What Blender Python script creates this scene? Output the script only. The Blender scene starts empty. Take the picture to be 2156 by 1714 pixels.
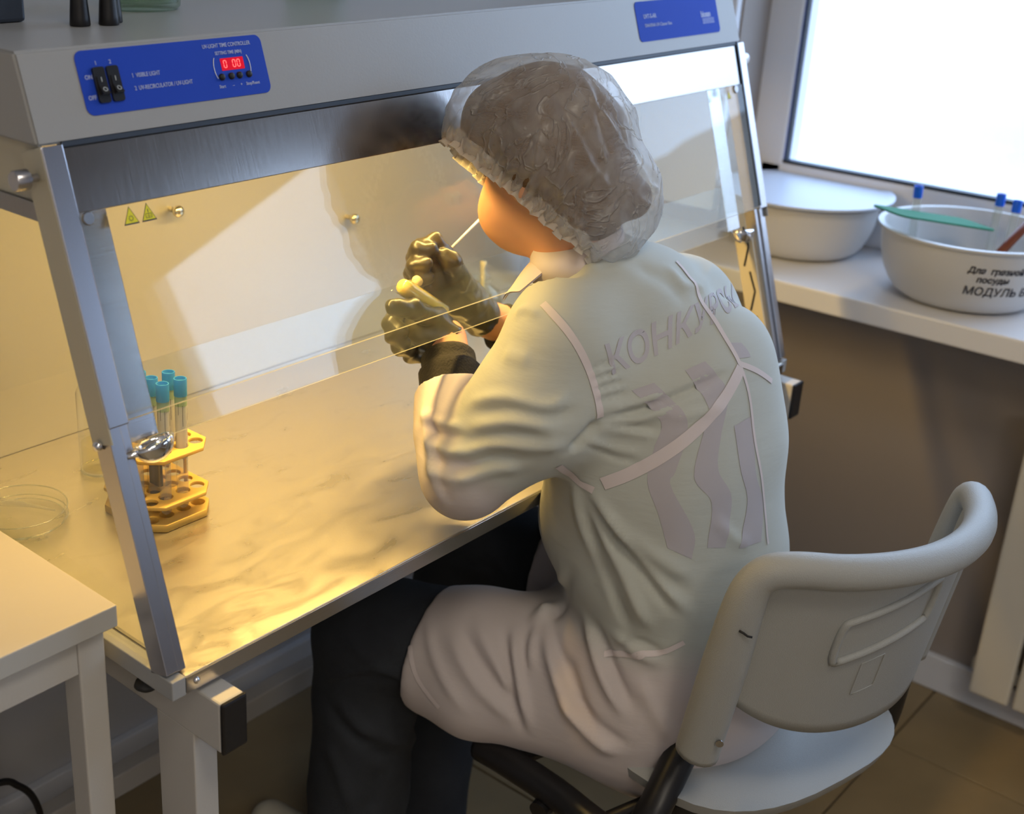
import bpy, bmesh, math, random
import numpy as np
from mathutils import Vector, Matrix, Euler, noise
from mathutils.bvhtree import BVHTree
random.seed(4)
SC = bpy.context.scene
COL = SC.collection
# ------------------------------------------------------------------ camera
cam_d = bpy.data.cameras.new('camera'); cam = bpy.data.objects.new('camera', cam_d); COL.objects.link(cam)
cam.location = (-0.61247534, -0.83510047, 1.49738373)
cam.rotation_mode = 'XYZ'
cam.rotation_euler = (1.1822, -0.0311, -0.8299)
cam_d.sensor_width = 36.0; cam_d.sensor_fit = 'HORIZONTAL'
cam_d.lens = 2688.99 * 36 / 2156
cam_d.shift_x = (1078 - 856.66) / 2156
cam_d.shift_y = (813.235 - 857) / 2156
cam_d.clip_start = 0.05
cam_d.dof.use_dof = True; cam_d.dof.focus_distance = 1.42; cam_d.dof.aperture_fstop = 4.8
SC.camera = cam
# ------------------------------------------------------------------ view and world
SC.view_settings.view_transform = 'Standard'; SC.view_settings.look = 'None'
SC.view_settings.gamma = 1; SC.view_settings.use_curve_mapping = False
SC.view_settings.exposure = 0.32
W = bpy.data.worlds.new('overcast'); SC.world = W; W.use_nodes = True
bg = W.node_tree.nodes['Background']; bg.inputs[0].default_value = (0.53, 0.72, 1.0, 1); bg.inputs[1].default_value = 4.6
SC.cycles.use_denoising = True
SC.cycles.max_bounces = 10; SC.cycles.transparent_max_bounces = 16; SC.cycles.glossy_bounces = 5
SC.cycles.transmission_bounces = 8; SC.cycles.sample_clamp_indirect = 4.0
SC.cycles.caustics_reflective = False; SC.cycles.caustics_refractive = False

def area(name, loc, rot, sx, sy, power, color, spread=math.pi):
    l = bpy.data.lights.new(name, 'AREA'); l.shape = 'RECTANGLE'; l.size = sx; l.size_y = sy
    l.energy = power; l.color = color; l.spread = spread
    o = bpy.data.objects.new(name, l); COL.objects.link(o); o.location = loc; o.rotation_euler = rot
    return o
# daylight entering through the two windows of the right wall
for o_ in (area('daylight_opening', (1.93, -0.30, 1.67), (0, math.radians(90), 0), 1.5, 1.40, 1, (1, 1, 1)), area('daylight_opening.001', (1.93, -1.865, 1.67), (0, math.radians(90), 0), 1.5, 1.17, 1, (1, 1, 1))):
    o_.data.cycles.is_portal = True
# ceiling panels of the room
area('ceiling_lamp', (-0.3, -1.2, 2.74), (0, 0, 0), 0.6, 0.6, 11, (1.0, 0.89, 0.74))
area('ceiling_lamp.001', (-1.5, -2.4, 2.74), (0, 0, 0), 0.6, 0.6, 16, (1.0, 0.89, 0.74))
# the cabinet's own warm lamp under its hood
area('cabinet_lamp', (0.52, 0.215, 1.238), (0, 0, 0), 0.85, 0.035, 8.2, (1.0, 0.635, 0.18))

# ------------------------------------------------------------------ materials
def nt(m): return m.node_tree.nodes, m.node_tree.links
def mat(name, col, rough=0.5, metal=0.0, spec=0.5, bump=None, bscale=80, vary=0, vscale=6, emit=None, estr=0, trans=0, ior=1.45, sheen=0, coat=0, aniso_map=None, sub=0, stretch=None):
    m = bpy.data.materials.new(name); m.use_nodes = True
    N, L = nt(m); b = N['Principled BSDF']
    b.inputs['Base Color'].default_value = (*col, 1); b.inputs['Roughness'].default_value = rough
    b.inputs['Metallic'].default_value = metal; b.inputs['Specular IOR Level'].default_value = spec
    b.inputs['IOR'].default_value = ior; b.inputs['Transmission Weight'].default_value = trans
    b.inputs['Coat Weight'].default_value = coat; b.inputs['Sheen Weight'].default_value = sheen
    if sub: b.inputs['Subsurface Weight'].default_value = sub; b.inputs['Subsurface Radius'].default_value = (0.02, 0.008, 0.004)
    if emit: b.inputs['Emission Color'].default_value = (*emit, 1); b.inputs['Emission Strength'].default_value = estr
    tc = N.new('ShaderNodeTexCoord'); mp = N.new('ShaderNodeMapping'); L.new(tc.outputs['Object'], mp.inputs[0])
    if stretch: mp.inputs['Scale'].default_value = stretch
    if bump:
        t = N.new('ShaderNodeTexNoise'); t.inputs['Scale'].default_value = bscale; t.inputs['Detail'].default_value = 5
        L.new(mp.outputs[0], t.inputs['Vector'])
        bn = N.new('ShaderNodeBump'); bn.inputs['Strength'].default_value = bump; bn.inputs['Distance'].default_value = 0.002
        L.new(t.outputs['Fac'], bn.inputs['Height']); L.new(bn.outputs[0], b.inputs['Normal'])
    if vary:
        t = N.new('ShaderNodeTexNoise'); t.inputs['Scale'].default_value = vscale; t.inputs['Detail'].default_value = 6
        L.new(mp.outputs[0], t.inputs['Vector'])
        r = N.new('ShaderNodeValToRGB'); r.color_ramp.elements[0].position = 0.3; r.color_ramp.elements[1].position = 0.75
        r.color_ramp.elements[0].color = (*[max(0, c * (1 - vary)) for c in col], 1)
        r.color_ramp.elements[1].color = (*[min(1, c * (1 + vary)) for c in col], 1)
        L.new(t.outputs['Fac'], r.inputs[0]); L.new(r.outputs[0], b.inputs['Base Color'])
    return m
def glass_mat(name, tint=(1, 1, 1), rough=0.0, ior=1.5, dust=0.0, mirror=0.0):
    """thin pane: clear transparency plus Fresnel reflection and a little dust"""
    m = bpy.data.materials.new(name); m.use_nodes = True; N, L = nt(m); N.clear()
    o = N.new('ShaderNodeOutputMaterial'); t = N.new('ShaderNodeBsdfTransparent'); t.inputs[0].default_value = (*tint, 1)
    g = N.new('ShaderNodeBsdfGlossy'); g.inputs['Roughness'].default_value = rough
    f = N.new('ShaderNodeFresnel'); f.inputs[0].default_value = ior
    mx = N.new('ShaderNodeMixShader')
    a = N.new('ShaderNodeMath'); a.operation = 'MULTIPLY_ADD'; a.inputs[1].default_value = 1.0; a.inputs[2].default_value = mirror
    ge = N.new('ShaderNodeNewGeometry'); mi_ = N.new('ShaderNodeMix'); mi_.inputs[2].default_value = ior; mi_.inputs[3].default_value = 1 / ior
    L.new(ge.outputs['Backfacing'], mi_.inputs[0]); L.new(mi_.outputs[0], f.inputs[0])
    L.new(f.outputs[0], a.inputs[0]); L.new(a.outputs[0], mx.inputs[0])
    L.new(t.outputs[0], mx.inputs[1]); L.new(g.outputs[0], mx.inputs[2])
    last = mx
    if dust:
        d = N.new('ShaderNodeBsdfDiffuse'); d.inputs[0].default_value = (0.8, 0.8, 0.8, 1)
        m2 = N.new('ShaderNodeMixShader'); m2.inputs[0].default_value = dust
        L.new(mx.outputs[0], m2.inputs[1]); L.new(d.outputs[0], m2.inputs[2]); last = m2
    L.new(last.outputs[0], o.inputs[0]); return m
def metal_mat(name, col, rough, streak=(1, 60, 60), scratch=0.15, vary=0.08):
    m = mat(name, col, rough, 1.0)
    N, L = nt(m); b = N['Principled BSDF']; tc = N.new('ShaderNodeTexCoord'); mp = N.new('ShaderNodeMapping')
    mp.inputs['Scale'].default_value = streak; L.new(tc.outputs['Object'], mp.inputs[0])
    t = N.new('ShaderNodeTexNoise'); t.inputs['Scale'].default_value = 9; t.inputs['Detail'].default_value = 8; L.new(mp.outputs[0], t.inputs['Vector'])
    mr = N.new('ShaderNodeMapRange'); mr.inputs[3].default_value = rough * (1 - scratch * 2); mr.inputs[4].default_value = rough * (1 + scratch * 2)
    L.new(t.outputs['Fac'], mr.inputs[0]); L.new(mr.outputs[0], b.inputs['Roughness'])
    bn = N.new('ShaderNodeBump'); bn.inputs['Strength'].default_value = scratch; bn.inputs['Distance'].default_value = 0.0006
    L.new(t.outputs['Fac'], bn.inputs['Height']); L.new(bn.outputs[0], b.inputs['Normal'])
    return m
M = {}
M['wall'] = mat('painted_wall', (0.60, 0.60, 0.62), 0.8, bump=0.15, bscale=120)
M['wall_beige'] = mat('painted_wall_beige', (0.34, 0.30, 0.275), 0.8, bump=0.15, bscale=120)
M['ceiling'] = mat('ceiling_paint', (0.8, 0.8, 0.78), 0.9)
M['tile'] = mat('floor_tile', (0.30, 0.225, 0.12), 0.38, vary=0.14, vscale=5, bump=0.1, bscale=40)
M['grout'] = mat('grout', (0.12, 0.09, 0.06), 0.9)
M['sill'] = mat('laminate_white', (0.78, 0.78, 0.80), 0.35)
M['pvc'] = mat('white_pvc', (0.78, 0.81, 0.88), 0.35)
M['gasket'] = mat('rubber_gasket', (0.03, 0.04, 0.06), 0.5)
M['gasket_blue'] = mat('blue_grey_spacer', (0.16, 0.24, 0.55), 0.4)
M['winglass'] = glass_mat('window_glass', (0.97, 0.98, 1.0))
M['blind'] = mat('blind_cloth', (0.30, 0.29, 0.28), 0.9)
M['snow'] = mat('snow', (0.50, 0.44, 0.38), 0.9, bump=0.5, bscale=14)
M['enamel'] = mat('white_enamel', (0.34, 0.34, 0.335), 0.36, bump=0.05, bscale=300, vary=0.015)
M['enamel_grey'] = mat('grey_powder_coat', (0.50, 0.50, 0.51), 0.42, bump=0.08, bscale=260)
M['enamel_lamplit'] = mat('side_enamel_lamplit', (0.50, 0.46, 0.35), 0.45)  # olive tint: the lamp's yellow light put into the enamel colour
M['steel'] = metal_mat('brushed_steel', (0.56, 0.55, 0.56), 0.20, (1, 70, 70))
M['steel_band'] = metal_mat('brushed_steel_band', (0.40, 0.37, 0.35), 0.2, (60, 3, 3), scratch=0.1)
M['steel_v'] = metal_mat('brushed_steel_post', (0.50, 0.49, 0.52), 0.27, (40, 40, 1), scratch=0.0)
M['steel_dark'] = metal_mat('brushed_steel_dark', (0.34, 0.33, 0.33), 0.35, (60, 60, 2))
M['steel_back'] = mat('satin_back_panel', (0.47, 0.46, 0.42), 0.42, 0.45)
M['chrome'] = mat('chrome', (0.80, 0.80, 0.82), 0.05, 1.0)
M['brass'] = mat('peg_metal', (0.75, 0.68, 0.52), 0.22, 1.0)
M['blue'] = mat('blue_panel_film', (0.012, 0.055, 0.46), 0.55, spec=0.25)
M['blue_light'] = mat('blue_panel_film_right', (0.012, 0.060, 0.46), 0.6, spec=0.15)
M['print'] = mat('panel_print', (0.42, 0.47, 0.70), 0.5)
M['white_mark'] = mat('white_mark', (0.8, 0.85, 0.85), 0.5)
M['black'] = mat('black_plastic', (0.012, 0.011, 0.012), 0.35)
M['black_soft'] = mat('black_rubber', (0.015, 0.014, 0.014), 0.55)
M['led_back'] = mat('led_window', (0.35, 0.0, 0.01), 0.25, emit=(0.75, 0.0, 0.015), estr=0.5)
M['led'] = mat('led_segment', (1, 0.1, 0.08), 0.4, emit=(1.0, 0.10, 0.09), estr=1.6)
M['pane'] = glass_mat('cabinet_pane', (0.955, 0.97, 0.965), 0.0, 1.46, dust=0.012, mirror=0.0)
M['pane_side'] = glass_mat('side_pane', (0.96, 0.97, 0.95), 0.0, 1.45, dust=0.02)
M['edge'] = mat('pane_edge', (0.85, 0.82, 0.66), 0.25, emit=None)
M['yellow'] = mat('warning_yellow', (0.85, 0.76, 0.02), 0.45)
def _translucent(m, col, k=0.5):
    N, L = nt(m); b = N['Principled BSDF']; o = N['Material Output']; t = N.new('ShaderNodeBsdfTranslucent'); t.inputs[0].default_value = (*col, 1); x = N.new('ShaderNodeMixShader'); x.inputs[0].default_value = k
    L.new(b.outputs[0], x.inputs[1]); L.new(t.outputs[0], x.inputs[2]); L.new(x.outputs[0], o.inputs[0])

M['lamp'] = mat('lamp_tube', (1, 0.9, 0.7), 0.3, emit=(1.0, 0.72, 0.32), estr=3.0)
M['rack'] = mat('yellow_rack_plastic', (0.80, 0.56, 0.16), 0.42, sub=0.1)
M['cap_blue'] = mat('blue_cap', (0.07, 0.42, 0.88), 0.35)
M['cap_dark'] = mat('dark_blue_cap', (0.005, 0.12, 0.70), 0.4)
M['tube'] = glass_mat('tube_plastic', (0.90, 0.90, 0.86), 0.12, 1.45, dust=0.16)
M['paper'] = mat('tube_label', (0.88, 0.86, 0.82), 0.6)
M['green_label'] = mat('green_label', (0.55, 0.68, 0.42), 0.6)
M['ink'] = mat('ink', (0.06, 0.06, 0.08), 0.7)
M['clear'] = glass_mat('clear_glass', (0.985, 0.99, 0.975), 0.02, 1.42)
M['rim'] = glass_mat('glass_rim', (0.86, 0.90, 0.82), 0.05, 1.6, dust=0.10, mirror=0.15)
M['clear_green'] = glass_mat('jar_glass', (0.72, 0.82, 0.72), 0.02, 1.5, dust=0.05)
M['agar'] = mat('agar', (0.85, 0.66, 0.16), 0.15, sub=0.3, coat=0.6)
M['liquid'] = glass_mat('spirit', (0.95, 0.93, 0.80), 0.0, 1.36)
M['basin'] = mat('basin_plastic', (0.62, 0.62, 0.62), 0.42)
M['lid'] = mat('lid_plastic', (0.55, 0.60, 0.70), 0.4)
M['green'] = mat('green_board', (0.025, 0.17, 0.09), 0.7, spec=0.15)
M['brown'] = mat('brown_handle', (0.16, 0.035, 0.012), 0.4)
M['radiator'] = mat('radiator_enamel', (0.68, 0.66, 0.60), 0.35)
M['desk'] = mat('desk_laminate', (0.60, 0.53, 0.43), 0.48, vary=0.02)
M['desk_edge'] = mat('desk_edge_band', (0.48, 0.47, 0.44), 0.5)
M['leg'] = mat('leg_powder_coat', (0.52, 0.50, 0.47), 0.5, bump=0.1, bscale=300)
M['chair'] = mat('chair_plastic', (0.36, 0.365, 0.35), 0.42, bump=0.35, bscale=900)
M['skin'] = mat('skin', (0.70, 0.36, 0.20), 0.5, sub=0.12)
M['glove'] = mat('black_glove', (0.040, 0.036, 0.024), 0.30, bump=0.5, bscale=70, spec=0.6)
M['knit'] = mat('black_knit', (0.012, 0.011, 0.010), 0.9, bump=0.8, bscale=400, stretch=(1, 1, 0.3))
M['jean'] = mat('dark_denim', (0.026, 0.030, 0.038), 0.85, bump=0.5, bscale=500, vary=0.25, vscale=12)
M['thread'] = mat('denim_seam', (0.03, 0.03, 0.037), 0.8)
M['hair'] = mat('hair', (0.16, 0.085, 0.036), 0.5, bump=1.0, bscale=60, stretch=(1, 3, 9))
M['shoe'] = mat('shoe_upper', (0.55, 0.52, 0.42), 0.6)
M['sole'] = mat('shoe_sole', (0.7, 0.68, 0.6), 0.6)
M['seam'] = mat('coat_seam', (0.68, 0.60, 0.585), 0.75)
M['shirtprint'] = mat('print_showing_through', (0.47, 0.435, 0.45), 0.8)
M['wax'] = mat('cotton_plug', (0.80, 0.60, 0.25), 0.7)
M['wick'] = mat('wick', (0.85, 0.78, 0.55), 0.8)

_translucent(M['edge'], (1.0, 0.95, 0.78), 0.5); _translucent(M['paper'], (0.8, 0.78, 0.72), 0.5); _translucent(M['green_label'], (0.55, 0.72, 0.40), 0.5); _translucent(M['cap_blue'], (0.10, 0.50, 0.95), 0.45); _translucent(M['rack'], (0.85, 0.62, 0.18), 0.25)
# steel worktop with smears
def worktop_mat():
    m = mat('steel_worktop', (0.78, 0.74, 0.66), 0.42, 0.90); N, L = nt(m); b = N['Principled BSDF']
    tc = N.new('ShaderNodeTexCoord')
    mp = N.new('ShaderNodeMapping'); L.new(tc.outputs['Object'], mp.inputs[0]); mp.inputs['Scale'].default_value = (3, 7, 3); mp.inputs['Rotation'].default_value = (0, 0, 0.7)
    t = N.new('ShaderNodeTexNoise'); t.inputs['Scale'].default_value = 4.5; t.inputs['Detail'].default_value = 12; t.inputs['Distortion'].default_value = 0.9
    L.new(mp.outputs[0], t.inputs['Vector'])
    r = N.new('ShaderNodeValToRGB'); r.color_ramp.elements[0].position = 0.30; r.color_ramp.elements[0].color = (0.60, 0.56, 0.475, 1)
    r.color_ramp.elements[1].position = 0.46; r.color_ramp.elements[1].color = (0.65, 0.61, 0.53, 1)
    L.new(t.outputs['Fac'], r.inputs[0]); L.new(r.outputs[0], b.inputs['Base Color'])
    mr = N.new('ShaderNodeMapRange'); mr.inputs[1].default_value = 0.3; mr.inputs[2].default_value = 0.6; mr.inputs[3].default_value = 0.26; mr.inputs[4].default_value = 0.35
    L.new(t.outputs['Fac'], mr.inputs[0]); L.new(mr.outputs[0], b.inputs['Roughness'])
    w = N.new('ShaderNodeTexNoise'); w.inputs['Scale'].default_value = 30; w.inputs['Detail'].default_value = 6; w.inputs['Distortion'].default_value = 3
    L.new(mp.outputs[0], w.inputs['Vector'])
    bn = N.new('ShaderNodeBump'); bn.inputs['Strength'].default_value = 0.16; bn.inputs['Distance'].default_value = 0.001
    L.new(w.outputs['Fac'], bn.inputs['Height']); L.new(bn.outputs[0], b.inputs['Normal'])
    return m
M['worktop'] = worktop_mat()

# ------------------------------------------------------------------ mesh helpers
def link(name, me, mats, parent=None, smooth=False, loc=None):
    if not isinstance(mats, (list, tuple)): mats = [mats]
    for m in mats: me.materials.append(m)
    if smooth:
        for p in me.polygons: p.use_smooth = True
    o = bpy.data.objects.new(name, me); COL.objects.link(o)
    if parent: o.parent = parent
    if loc: o.location = loc
    return o
def build(name, bm, mats, parent=None, smooth=False, auto=None):
    me = bpy.data.meshes.new(name); bmesh.ops.recalc_face_normals(bm, faces=bm.faces); bm.to_mesh(me); bm.free()
    o = link(name, me, mats, parent, smooth or auto is not None)
    if auto is not None:
        try: me.set_sharp_from_angle(angle=math.radians(auto))
        except Exception: pass
    return o
def thing(name, label, cat, loc=(0, 0, 0), group=None, rz=0):
    o = bpy.data.objects.new(name, None); COL.objects.link(o); o.empty_display_size = 0.05
    o['label'] = label; o['category'] = cat
    if group: o['group'] = group
    return o
def tag(o, label, cat, group=None):
    o['label'] = label; o['category'] = cat
    if group: o['group'] = group
    return o
def box(bm, lo, hi, bev=0.0, mi=0, X=None, seg=2):
    r = bmesh.ops.create_cube(bm, size=1); vs = r['verts']
    for v in vs:
        v.co = Vector([lo[i] + (v.co[i] + 0.5) * (hi[i] - lo[i]) for i in range(3)])
    fs = list({f for v in vs for f in v.link_faces})
    if bev:
        es = list({e for v in vs for e in v.link_edges})
        rr = bmesh.ops.bevel(bm, geom=es, offset=bev, segments=seg, affect='EDGES', profile=0.5)
        vs = list({v for v in rr['verts']} | {v for v in vs if v.is_valid}); fs = list({f for v in vs for f in v.link_faces})
    for f in fs: f.material_index = mi
    if X is not None: bmesh.ops.transform(bm, matrix=X, verts=vs)
    return vs
def frame_from(z, hint=(0, 0, 1)):
    z = Vector(z).normalized(); h = Vector(hint)
    if abs(z.dot(h)) > 0.98: h = Vector((1, 0, 0))
    x = h.cross(z).normalized(); y = z.cross(x)
    return x, y, z
def cyl(bm, a, b, r0, r1=None, n=20, mi=0, cap=True):
    r1 = r0 if r1 is None else r1; a = Vector(a); b = Vector(b); x, y, z = frame_from(b - a)
    A = [bm.verts.new(a + (x * math.cos(t) + y * math.sin(t)) * r0) for t in [2 * math.pi * i / n for i in range(n)]]
    B = [bm.verts.new(b + (x * math.cos(t) + y * math.sin(t)) * r1) for t in [2 * math.pi * i / n for i in range(n)]]
    for i in range(n):
        f = bm.faces.new((A[i], A[(i + 1) % n], B[(i + 1) % n], B[i])); f.material_index = mi
    if cap:
        bm.faces.new(A[::-1]).material_index = mi; bm.faces.new(B).material_index = mi
def lathe(bm, prof, c=(0, 0, 0), n=40, mi=0, axis=None, close=False, sx=1.0, sy=1.0):
    c = Vector(c); x, y, z = (Vector((1, 0, 0)), Vector((0, 1, 0)), Vector((0, 0, 1))) if axis is None else frame_from(axis)
    rings = []
    for r, h in prof:
        if r < 1e-6: rings.append([bm.verts.new(c + z * h)]); continue
        rings.append([bm.verts.new(c + z * h + x * (r * sx * math.cos(2 * math.pi * i / n)) + y * (r * sy * math.sin(2 * math.pi * i / n))) for i in range(n)])
    for k in range(len(rings) - (0 if close else 1)):
        a, b = rings[k], rings[(k + 1) % len(rings)]
        for i in range(n):
            j = (i + 1) % n
            if len(a) == 1 and len(b) == 1: break
            if len(a) == 1: f = bm.faces.new((a[0], b[i], b[j]))
            elif len(b) == 1: f = bm.faces.new((a[i], a[j], b[0]))
            else: f = bm.faces.new((a[i], a[j], b[j], b[i]))
            f.material_index = mi
def sweep(bm, pts, r, n=10, mi=0, cap=True, flat=1.0, hint=(0, 0, 1)):
    pts = [Vector(p) for p in pts]; rings = []; R = r if isinstance(r, (list, tuple)) else [r] * len(pts)
    px = None
    for i, p in enumerate(pts):
        t = (pts[min(i + 1, len(pts) - 1)] - pts[max(i - 1, 0)]).normalized()
        if px is None: x, y, _ = frame_from(t, hint)
        else:
            x = (px - t * px.dot(t)).normalized(); y = t.cross(x)
        px = x
        rings.append([bm.verts.new(p + x * R[i] * math.cos(a) + y * R[i] * flat * math.sin(a)) for a in [2 * math.pi * k / n for k in range(n)]])
    for a, b in zip(rings, rings[1:]):
        for i in range(n):
            bm.faces.new((a[i], a[(i + 1) % n], b[(i + 1) % n], b[i])).material_index = mi
    if cap:
        bm.faces.new(rings[0][::-1]).material_index = mi; bm.faces.new(rings[-1]).material_index = mi
def catmull(P, k=8):
    P = [Vector(p) for p in P]; out = []
    Q = [P[0] * 2 - P[1]] + P + [P[-1] * 2 - P[-2]]
    for i in range(1, len(Q) - 2):
        for s in range(k):
            t = s / k; a, b, c, d = Q[i - 1], Q[i], Q[i + 1], Q[i + 2]
            out.append(0.5 * ((2 * b) + (c - a) * t + (2 * a - 5 * b + 4 * c - d) * t * t + (3 * b - a - 3 * c + d) * t ** 3))
    out.append(P[-1]); return out
def rrect(w, h, r, n=6, cx=0, cy=0):
    o = []
    for (sx, sy, a0) in ((1, 1, 0), (-1, 1, 90), (-1, -1, 180), (1, -1, 270)):
        for i in range(n + 1):
            a = math.radians(a0 + 90 * i / n); o.append((cx + sx * (w / 2 - r) + r * math.cos(a), cy + sy * (h / 2 - r) + r * math.sin(a)))
    return o
def prism(bm, pts2, d0, d1, X, mi=0):
    """extrude a 2-D outline from d0 to d1 along the third axis of X"""
    A = [bm.verts.new(X @ Vector((p[0], p[1], d0))) for p in pts2]; B = [bm.verts.new(X @ Vector((p[0], p[1], d1))) for p in pts2]
    n = len(pts2)
    for i in range(n): bm.faces.new((A[i], A[(i + 1) % n], B[(i + 1) % n], B[i])).material_index = mi
    bm.faces.new(A[::-1]).material_index = mi; bm.faces.new(B).material_index = mi
def basis(o, x, y, z):
    m = Matrix.Identity(4)
    for i in range(3): m[i][0] = x[i]; m[i][1] = y[i]; m[i][2] = z[i]; m[i][3] = o[i]
    return m
FONT = bpy.data.fonts.load('<builtin>') if False else None
def text_mesh(s, size, extrude=0.0002, bold=0.0, align='LEFT', shear=0.0, sx=1.0):
    c = bpy.data.curves.new('txt', 'FONT'); c.body = s; c.size = size; c.extrude = extrude; c.offset = bold; c.align_x = align; c.shear = shear
    c.resolution_u = 3
    o = bpy.data.objects.new('txt', c); COL.objects.link(o)
    bpy.context.view_layer.update()
    me = bpy.data.meshes.new_from_object(o.evaluated_get(bpy.context.evaluated_depsgraph_get()))
    bpy.data.objects.remove(o); bpy.data.curves.remove(c)
    if sx != 1:
        for v in me.vertices: v.co.x *= sx
    me.materials.clear(); return me
def text(name, s, size, X, m, parent, **k):
    me = text_mesh(s, size, **k); me.transform(X); return link(name, me, m, parent)

# ================================================================== STRUCTURE
def struct(name, bm, mats, parent=None):
    o = build(name, bm, mats, parent)
    if parent is None: o['kind'] = 'structure'
    return o
bm = bmesh.new(); box(bm, (-2.2, -3.2, -0.06), (1.75, 0.78, -0.004)); floor = struct('floor', bm, M['grout'])
T = 0.60; tx0 = 1.478 - T * 7; proto = None
for i in range(8):
    for j in range(7):
        x0, y0 = tx0 + T * i, 0.74 - T * (j + 1) + 0.25
        x1, y1 = min(x0 + T, 1.72), min(y0 + T, 0.74)
        if x1 - x0 < 0.03 or y1 - y0 < 0.03 or x0 < -2.8: continue
        full = (x1 - x0 > T - 1e-3 and y1 - y0 > T - 1e-3)
        if full and proto:
            o = bpy.data.objects.new('floor_tile', proto); COL.objects.link(o); o.parent = floor; o.location = (x0, y0, 0)
        else:
            b = bmesh.new(); box(b, (0.0018, 0.0018, -0.006), (x1 - x0 - 0.0018, y1 - y0 - 0.0018, 0.0), 0.001, seg=1)
            o = build('floor_tile', b, M['tile'], floor); o.location = (x0, y0, 0)
            if full: proto = o.data
bm = bmesh.new(); box(bm, (-2.2, 0.74, -0.02), (1.95, 0.86, 2.8)); struct('wall_back', bm, M['wall'])
# right wall with two window openings
YW = [(0.405, -1.00), (-1.28, -2.45)]; ZW0, ZW1 = 0.82, 2.42
bm = bmesh.new()
box(bm, (1.72, -3.2, -0.02), (1.95, 0.74, ZW0 - 0.04)); box(bm, (1.72, -3.2, ZW1), (1.95, 0.74, 2.8))
box(bm, (1.72, YW[0][0], ZW0 - 0.04), (1.95, 0.74, ZW1)); box(bm, (1.72, YW[1][0], ZW0 - 0.04), (1.95, YW[0][1], ZW1)); box(bm, (1.72, -3.2, ZW0 - 0.04), (1.95, YW[1][1], ZW1))
struct('wall_right', bm, M['wall_beige'])
bm = bmesh.new(); box(bm, (-2.3, -3.2, -0.02), (-2.2, 0.86, 2.8)); struct('wall_left', bm, M['wall'])
bm = bmesh.new(); box(bm, (-2.3, -3.3, -0.02), (1.95, -3.2, 2.8)); struct('wall_front', bm, M['wall'])
bm = bmesh.new(); box(bm, (-2.3, -3.3, 2.8), (1.95, 0.86, 2.9)); struct('ceiling', bm, M['ceiling'])
bm = bmesh.new(); box(bm, (-2.2, 0.722, 0.0), (1.72, 0.74, 0.075), 0.003); struct('baseboard_back', bm, M['pvc'])
bm = bmesh.new(); box(bm, (1.703, -3.2, 0.0), (1.72, 0.72, 0.075), 0.003); struct('baseboard_right', bm, M['pvc'])
# white reveal lining beside the first window
bm = bmesh.new(); box(bm, (1.70, 0.41, 0.86), (1.86, 0.60, 2.45), 0.004); box(bm, (1.695, 0.60, 0.86), (1.86, 0.74, 2.45), 0.004); struct('trim_1', bm, M['pvc'])
# windows
for k, (ya, yb) in enumerate(YW):
    w = bpy.data.objects.new('window_%d' % (k + 1), None); COL.objects.link(w); w['kind'] = 'structure'
    b = bmesh.new(); z0, z1 = 0.93, ZW1 - 0.03
    ya2, yb2 = ya - 0.02, yb + 0.02
    def bar(lo, hi): box(b, lo, hi, 0.006)
    bar((1.83, ya2 - 0.05, ZW0 + 0.0), (1.90, ya2 + 0.03, z1)); bar((1.83, yb2 - 0.03, ZW0), (1.90, yb2 + 0.05, z1))
    bar((1.83, yb2, ZW0), (1.90, ya2, z0 + 0.025)); bar((1.83, yb2, z1 - 0.06), (1.90, ya2, z1 + 0.03))
    if k == 9: bar((1.83, (ya + yb) / 2 - 0.05, z0), (1.90, (ya + yb) / 2 + 0.05, z1))
    build('window_frame', b, M['pvc'], w)
    b = bmesh.new()
    g = 0.010; zA = z0 + 0.025; ys = ya2 - 0.05
    box(b, (1.835, ys - 0.006, zA), (1.85, ys, z1 - 0.06)); box(b, (1.832, yb2, zA), (1.85, ys, zA + 0.006))
    build('gasket', b, M['gasket'], w)
    b = bmesh.new(); box(b, (1.834, ys - 0.002, zA), (1.84, ys + 0.012, z1 - 0.06)); build('spacer', b, M['gasket_blue'], w)
    b = bmesh.new(); box(b, (1.852, yb2 + 0.01, zA - 0.01), (1.858, ys + 0.01, z1 - 0.05)); build('window_pane', b, M['winglass'], w)
# roller blind half down on the second window
b = bmesh.new(); box(b, (1.80, -2.43, 1.72), (1.803, -1.30, 2.38)); cyl(b, (1.80, -2.43, 2.385), (1.80, -1.30, 2.385), 0.018); box(b, (1.796, -2.43, 1.705), (1.807, -1.30, 1.722), 0.002)
tag(build('roller_blind', b, M['blind']), 'grey roller blind half lowered over the second window', 'blind')
# window sill board
b = bmesh.new(); box(b, (1.488, -3.15, 0.780), (1.84, 0.735, 0.82), 0.004); sill = build('trim_2', b, M['sill']); sill['kind'] = 'structure'; sill['label'] = 'deep white window sill board under the window'
# snow outside
def snow():
    n = 70; vs = []; fs = []
    for i in range(n):
        for j in range(n):
            x = 2.0 + 5.5 * i / (n - 1); y = -5 + 9 * j / (n - 1)
            z = 0.62 + 0.26 * (x - 2) + 0.16 * noise.noise(Vector((x * 0.9, y * 0.7, 1))) + 0.05 * noise.noise(Vector((x * 3, y * 3, 7)))
            if x < 2.4: z -= 0.0
            vs.append((x, y, z))
    for i in range(n - 1):
        for j in range(n - 1): fs.append((i * n + j, (i + 1) * n + j, (i + 1) * n + j + 1, i * n + j + 1))
    me = bpy.data.meshes.new('snow_bank'); me.from_pydata(vs, [], fs); o = link('snow_bank', me, M['snow'], smooth=True); o['kind'] = 'stuff'
    tag(o, 'deep white snow bank piled outside the window', 'snow')
snow()

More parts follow.
